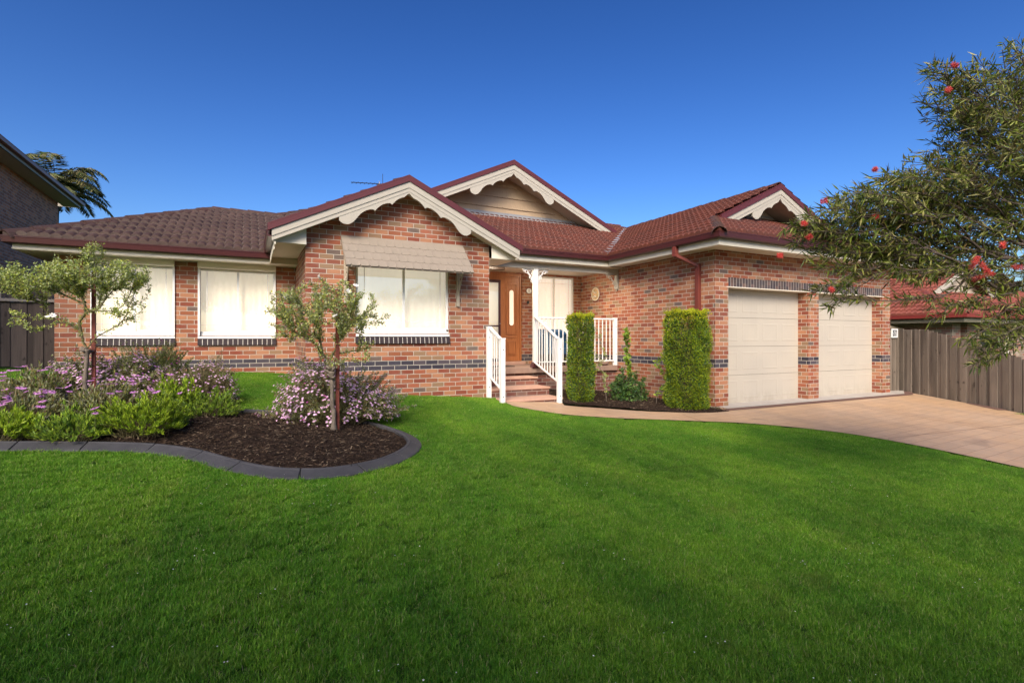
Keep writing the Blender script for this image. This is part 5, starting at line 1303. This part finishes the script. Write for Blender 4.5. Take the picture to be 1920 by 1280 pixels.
# ---- bottlebrush tree overhanging from the right
bt = thing('bottlebrush_tree', 'tall bottlebrush tree with narrow leaves and red flowers hanging in from the right', 'tree', (8.15, 1.75, -.2))
BL = [(70, 5.62, 2.31, 3.51, 0.34), (90, 6.24, 2.22, 3.80, 0.42), (10, 5.21, 2.30, 3.70, 0.11), (110, 5.88, 2.29, 3.07, 0.45), (120, 6.62, 2.26, 3.13, 0.60), (80, 5.39, 2.43, 2.83, 0.33), (45, 4.92, 2.55, 2.64, 0.28), (37, 4.55, 2.63, 2.54, 0.24), (24, 4.21, 2.69, 2.39, 0.17), (12, 4.07, 2.76, 2.27, 0.12), (52, 4.76, 2.64, 2.31, 0.30), (75, 5.47, 2.61, 2.42, 0.38), (90, 6.11, 2.51, 2.51, 0.45), (90, 6.83, 2.37, 2.56, 0.55), (22, 4.35, 2.73, 2.13, 0.20), (25, 4.84, 2.59, 2.08, 0.20), (23, 5.36, 2.56, 2.03, 0.20), (30, 5.82, 2.43, 2.07, 0.25), (40, 6.35, 2.28, 2.04, 0.30), (5, 4.23, 2.68, 1.80, 0.09), (5, 4.46, 2.62, 1.88, 0.09), (3, 4.27, 2.66, 1.65, 0.05), (5, 5.16, 2.55, 1.74, 0.10), (5, 5.39, 2.43, 1.62, 0.09), (8, 5.75, 2.36, 1.77, 0.13), (22, 6.13, 2.28, 1.68, 0.24), (13, 5.77, 2.24, 1.38, 0.15), (5, 5.65, 2.19, 1.20, 0.08), (13, 5.96, 2.14, 1.38, 0.16), (20, 6.44, 2.12, 1.58, 0.25), (3, 3.99, 2.80, 2.31, 0.05), (120, 7.12, 2.23, 2.93, 0.80), (70, 7.08, 2.02, 3.90, 0.60), (20, 7.31, 2.13, 1.59, 0.40), (30, 6.98, 2.07, 2.20, 0.50)]
g = np.random.default_rng(77); tips = np.concatenate([ell(n, (x, y, z), (r, r, r*.85), g, .1) for n, x, y, z, r in BL])
segs, paths = grow([(8.45, 1.45, -.5), (8.5, 1.5, .6), (8.4, 1.6, 1.5), (8.25, 1.75, 2.1)], tips, .0028, .40, .16, wig=.02, up=.15, seed=5)
tubes_np('trunk', [(p, q, min(a, .09), min(b, .09)) for p, q, a, b in segs], M_bark2, bt, 6)
P, D = leaves_on_paths([p[-4:] if len(p) > 4 else p for p in paths], 46, .55, .9, g, droop=.12); n = len(P)
print('bottlebrush leaves', n)
leaf_mesh('leaves', P, D, g.uniform(.065, .125, n), g.uniform(.011, .017, n), M_lbottle, bt, .15)
# brush flowers: cylinders of red stamens
def brushes(F, seed=9):
    g = np.random.default_rng(seed); Pp, Dd = [], []
    for (x, y, z, L) in F:
        d = unit(np.array([g.uniform(-1, 1), g.uniform(-.6, .6), g.uniform(-.7, .5)])); n = 280
        s = g.uniform(-.5, .5, n)[:, None]; r = g.normal(size=(n, 3)); r = unit(r-d*(r@d)[:, None]); Pp.append(np.array([x, y, z])+d*s*L); Dd.append(r+d*.2)
    Pp = np.concatenate(Pp); Dd = np.concatenate(Dd); n = len(Pp)
    return leaf_mesh('red_flowers', Pp, Dd, g.uniform(.020, .034, n), .0020, M_fred, bt, .1)
FL = [(5.21, 2.18, 3.67, 0.060), (5.17, 2.20, 3.47, 0.045), (4.01, 2.68, 2.34, 0.060), (4.05, 2.66, 2.23, 0.050), (3.83, 2.77, 2.08, 0.050), (5.23, 2.06, 2.01, 0.130), (5.31, 2.02, 1.98, 0.120), (5.34, 2.06, 1.91, 0.120), (5.35, 2.00, 1.94, 0.090), (5.26, 2.05, 2.05, 0.060), (5.57, 2.00, 2.18, 0.060), (5.69, 1.94, 2.00, 0.100), (4.63, 2.48, 2.81, 0.050), (4.15, 2.61, 2.52, 0.050), (4.63, 2.48, 2.42, 0.040), (4.25, 2.61, 1.81, 0.050)]
brushes(FL)

# ---- palm behind the left neighbour
pt = thing('palm_tree', 'palm with drooping feathery fronds rising behind the left house roof', 'palm', (-9.0, 29, 1))
pcx, pcy, pcz = -8.35, 32.3, 8.6
g = np.random.default_rng(5)
m = MB(); m.tube([(pcx-.2, pcy, .8), (pcx-.1, pcy, 5), (pcx, pcy, pcz)], [.22, .17, .14], 10); m.build('trunk', M_bark2, pt)
Pp, Dd, Ll = [], [], []; sg2 = []
for k in range(26):
    a = k*2.4+g.uniform(-.2, .2); el = g.uniform(.15, 1.25) if k > 4 else g.uniform(-.3, .2); L = g.uniform(2.1, 2.9); pr = None
    d = np.array([math.cos(a)*math.cos(el), math.sin(a)*math.cos(el), math.sin(el)]); p = np.array([pcx, pcy, pcz])
    for i in range(26):
        dd = d+np.array([0, 0, -1.6])*(i/26)**1.5; dd = dd/np.linalg.norm(dd); q = p+dd*L/26; sg2.append((p, q, .022*(1-i/28), .022*(1-(i+1)/28)))
        sd = unit(np.cross(dd, np.array([0, 0, 1.]))+1e-6)
        if i > 3:
            for s in (-1, 1):
                for j in range(3):
                    Pp.append(p+dd*L/78*j); Dd.append(sd*s*.8+dd*.55+np.array([0, 0, -.25-.3*g.random()])); Ll.append(.62*math.sin(math.pi*min(.95, (i+2)/29))**.6+.08)
        p = q
tubes_np('frond_stalks', sg2, M_twig, pt, 5); leaf_mesh('fronds', np.array(Pp), np.array(Dd), np.array(Ll), .032, M_lpalm, pt, .35)

# ---- street trees across the road, seen in window reflections; nearer ones added for lawn shade
def big_tree(label, x, y, h, cr, cz, seed, nl=9000, ls=.16, tr=.2):
    g = np.random.default_rng(seed); z0 = G(x, y); t = thing('street_tree', label, 'tree', (x, y, z0), 'trees along the street')
    tips = np.concatenate([ell(90, (x+g.uniform(-.4, .4)*cr, y+g.uniform(-.4, .4)*cr, z0+cz+g.uniform(-.3, .3)*cr), (cr*.62, cr*.62, cr*.5), g, .3) for _ in range(5)])
    segs, paths = grow([(x, y, z0-.2), (x+.05, y, z0+cz*.3), (x, y+.05, z0+cz*.55)], tips, .012, .42, .5, wig=.05, seed=seed)
    tubes_np('trunk', [(p, q, min(a, tr), min(b, tr)) for p, q, a, b in segs], M_bark2, t, 6)
    P, D = leaves_on_paths([p[-3:] for p in paths], nl/450/1.0, .6, .95, g); P = P+g.normal(size=P.shape)*.12; n = len(P)
    leaf_mesh('leaves', P, D, g.uniform(ls*.6, ls*1.2, n), g.uniform(ls*.4, ls*.6, n), M_ltree, t, .4)
big_tree('unseen leafy tree added to shade the lawn, behind the photographer, left', -6.6, -4.1, 9, 3.7, 6.0, 111, 60000)  # three out-of-view trees, added to darken the near lawn
big_tree('unseen leafy tree added to shade the lawn, behind the photographer, middle', -3.0, -5.9, 9, 3.7, 5.8, 112, 60000)
big_tree('unseen leafy tree added to shade the lawn, behind the photographer, right', .5, -7.5, 9, 3.8, 6.0, 113, 60000)
big_tree('round green street tree across the road, behind the photographer', -6, -22, 7, 3.2, 4.6, 101)
big_tree('second round street tree across the road, behind the photographer', 3, -24, 8, 3.6, 5.0, 102)
big_tree('third street tree across the road, behind the photographer', 11, -22, 7, 3.0, 4.4, 103)

# ---- things lying in the bed: mulch chips, a few weeds
def chips(name, poly, n, hf, kind='stuff', seed=3):
    g = np.random.default_rng(seed); xs = [p[0] for p in poly]; ys = [p[1] for p in poly]; P = []
    while len(P) < n:
        x, y = g.uniform(max(min(xs), -2.6), max(xs)), g.uniform(min(ys), max(ys))
        if pip(x, y, poly): P.append((x, y, hf(x, y)+g.uniform(.0, .012)))
    P = np.array(P); D = g.normal(size=(n, 3))*np.array([1, 1, .22])
    t = NT(name+'_mat'); gg = t.n('ShaderNodeNewGeometry').outputs['Random Per Island']
    mt = t.pbr(t.ramp(gg, [(0, (.02, .013, .009)), (.55, (.042, .027, .018)), (.88, (.085, .054, .034)), (.975, (.20, .15, .10))]), .9, None, .15)
    o = leaf_mesh(name, P, D, g.uniform(.02, .075, n), g.uniform(.004, .014, n), mt, None, .3, nrm=np.tile([0, 0, 1.], (n, 1))+g.normal(size=(n, 3))*.4)
    props(o, 'dark shredded bark mulch spread over the bed', 'mulch', kind='stuff')
chips('mulch', bed_poly, 26000, bedh)
chips('mulch', BED2, 7000, lambda x, y: G(x, y)+.035+.05*min(1, max(0, y-7.0))*min(1, max(0, (8.3-x)))+.012*math.sin(x*19)*math.sin(y*23), seed=4)

# ------------------------------------------------------------------ lawn grass: clumps of blades instanced on points by geometry nodes
def blade_patch(seed, size=.22, n=1900, hmul=1.0):
    g = np.random.default_rng(seed); x = g.uniform(-size/2, size/2, n); y = g.uniform(-size/2, size/2, n)
    h = g.gamma(9, .0025, n)*hmul; a = g.uniform(0, 6.28, n); ln = g.gamma(2.2, .35, n)*.8; w = g.uniform(.0008, .0017, n)
    d = np.stack([np.cos(a), np.sin(a)], 1); s = np.stack([-np.sin(a+g.normal(size=n)*.6), np.cos(a+g.normal(size=n)*.6)], 1)
    def pt(f, k): return np.stack([x+d[:, 0]*h*ln*f*f+s[:, 0]*w*k, y+d[:, 1]*h*ln*f*f+s[:, 1]*w*k, h*f*(1-.18*ln*f)], 1)
    V = np.stack([pt(0, 1), pt(0, -1), pt(.55, -.85), pt(.55, .85), pt(1.0, 0)], 1).reshape(-1, 3); o = (np.arange(n)*5)[:, None]
    F = np.concatenate([o+np.array([[0, 1, 2]]), o+np.array([[0, 2, 3]]), o+np.array([[3, 2, 4]])], 1).ravel()
    me = bpy.data.meshes.new('blades'); me.vertices.add(len(V)); me.vertices.foreach_set('co', V.astype(np.float32).ravel())
    me.loops.add(len(F)); me.loops.foreach_set('vertex_index', F.astype(np.int32)); nf = len(F)//3; me.polygons.add(nf)
    me.polygons.foreach_set('loop_start', np.arange(0, nf*3, 3, dtype=np.int32)); me.polygons.foreach_set('loop_total', np.full(nf, 3, dtype=np.int32)); me.update(calc_edges=True)
    me.materials.append(M_grass); return bpy.data.objects.new('grass_blades', me)
lawn_excl = [drive, CURBs+[(-6.0, 9.0), (-6.0, 7.2)], [(x, y) for x, y in BED2], [(SX0-.0, 8.86), (SX1+.1, 8.86), (5.72, 10.5), (SX0, 10.5)]]
from bisect import bisect_left
cy, sy = math.cos(R(YAW)), math.sin(R(YAW))
pts = []; sp = .150; g = np.random.default_rng(1)
for i in range(int(17/sp)):
    for j in range(int(14/sp)):
        x = -5.2+i*sp+g.uniform(-.04, .04); y = -.6+j*sp+g.uniform(-.04, .04)
        if x > 9.2: continue
        Z = x*sy+y*cy; Rr = x*cy-y*sy
        if Z < .9 or abs(Rr) > Z*1.06+.35: continue
        if y > 11.75: continue
        if y > 9.54 and x > .83: continue
        if any(pip(x, y, q) for q in lawn_excl): continue
        pts.append((x, y, G(x, y)))
# the sliver of lawn beside the right fence
for i in range(30):
    for j in range(2):
        x = 14.12+(12.2-14.12)*i/30*.9; y = 4.72+(0-4.72)*i/30*.9; x -= .04+.12*j
        pts.append((x, y, G(x, y)+.012))
print('grass clumps', len(pts))
me = bpy.data.meshes.new('grass_points'); me.from_pydata(pts, [], [])
var = me.attributes.new('variant', 'INT', 'POINT'); var.data.foreach_set('value', g.integers(0, 4, len(pts)).astype(np.int32))
rot = me.attributes.new('spin', 'FLOAT', 'POINT'); rot.data.foreach_set('value', g.uniform(0, 6.28, len(pts)).astype(np.float32))
go = bpy.data.objects.new('lawn_grass', me); COL.objects.link(go); me.materials.append(M_grass)
props(go, 'short green mown grass of the front lawn', 'grass', kind='stuff')
ng = bpy.data.node_groups.new('grass_scatter', 'GeometryNodeTree')
ng.interface.new_socket('Geometry', in_out='INPUT', socket_type='NodeSocketGeometry'); ng.interface.new_socket('Geometry', in_out='OUTPUT', socket_type='NodeSocketGeometry')
gi = ng.nodes.new('NodeGroupInput'); gout = ng.nodes.new('NodeGroupOutput')
join = ng.nodes.new('GeometryNodeGeometryToInstance')
m2p = ng.nodes.new('GeometryNodeMeshToPoints'); ng.links.new(gi.outputs[0], m2p.inputs[0])
iop = ng.nodes.new('GeometryNodeInstanceOnPoints'); ng.links.new(m2p.outputs[0], iop.inputs['Points'])
for k in range(4):
    oi = ng.nodes.new('GeometryNodeObjectInfo'); oi.inputs[0].default_value = blade_patch(200+k, hmul=(.9, 1.0, 1.1, 1.0)[k]); ng.links.new(oi.outputs['Geometry'], join.inputs[0])
ng.links.new(join.outputs[0], iop.inputs['Instance'])
iop.inputs['Pick Instance'].default_value = True
na = ng.nodes.new('GeometryNodeInputNamedAttribute'); na.data_type = 'INT'; na.inputs[0].default_value = 'variant'; ng.links.new(na.outputs[0], iop.inputs['Instance Index'])
nb_ = ng.nodes.new('GeometryNodeInputNamedAttribute'); nb_.data_type = 'FLOAT'; nb_.inputs[0].default_value = 'spin'
cx3 = ng.nodes.new('ShaderNodeCombineXYZ'); ng.links.new(nb_.outputs[0], cx3.inputs[2]); ng.links.new(cx3.outputs[0], iop.inputs['Rotation'])
ng.links.new(iop.outputs[0], gout.inputs[0])
md = go.modifiers.new('scatter', 'NODES'); md.node_group = ng
# clover heads and straw flecks in the lawn
g = np.random.default_rng(8); CP = []
for _ in range(60):
    u, Z = g.uniform(-1, 1), 1.8+8*g.random()**1.6; x = Z*sy+u*Z*cy; y = Z*cy-u*Z*sy
    for k in range(g.integers(1, 8)):
        a, b = x+g.normal()*.15, y+g.normal()*.15
        if b > 9.3 or any(pip(a, b, q) for q in lawn_excl): continue
        CP.append((a, b, G(a, b)+g.uniform(.028, .045)))
CP = np.array(CP); o = flower_mesh('clover_flowers', CP, np.tile([0, 0, 1.], (len(CP), 1))+g.normal(size=CP.shape)*.3, .0055, M_fwhite, None, 7, .9, .7)
props(o, 'tiny white clover heads scattered through the lawn', 'clover', kind='stuff')
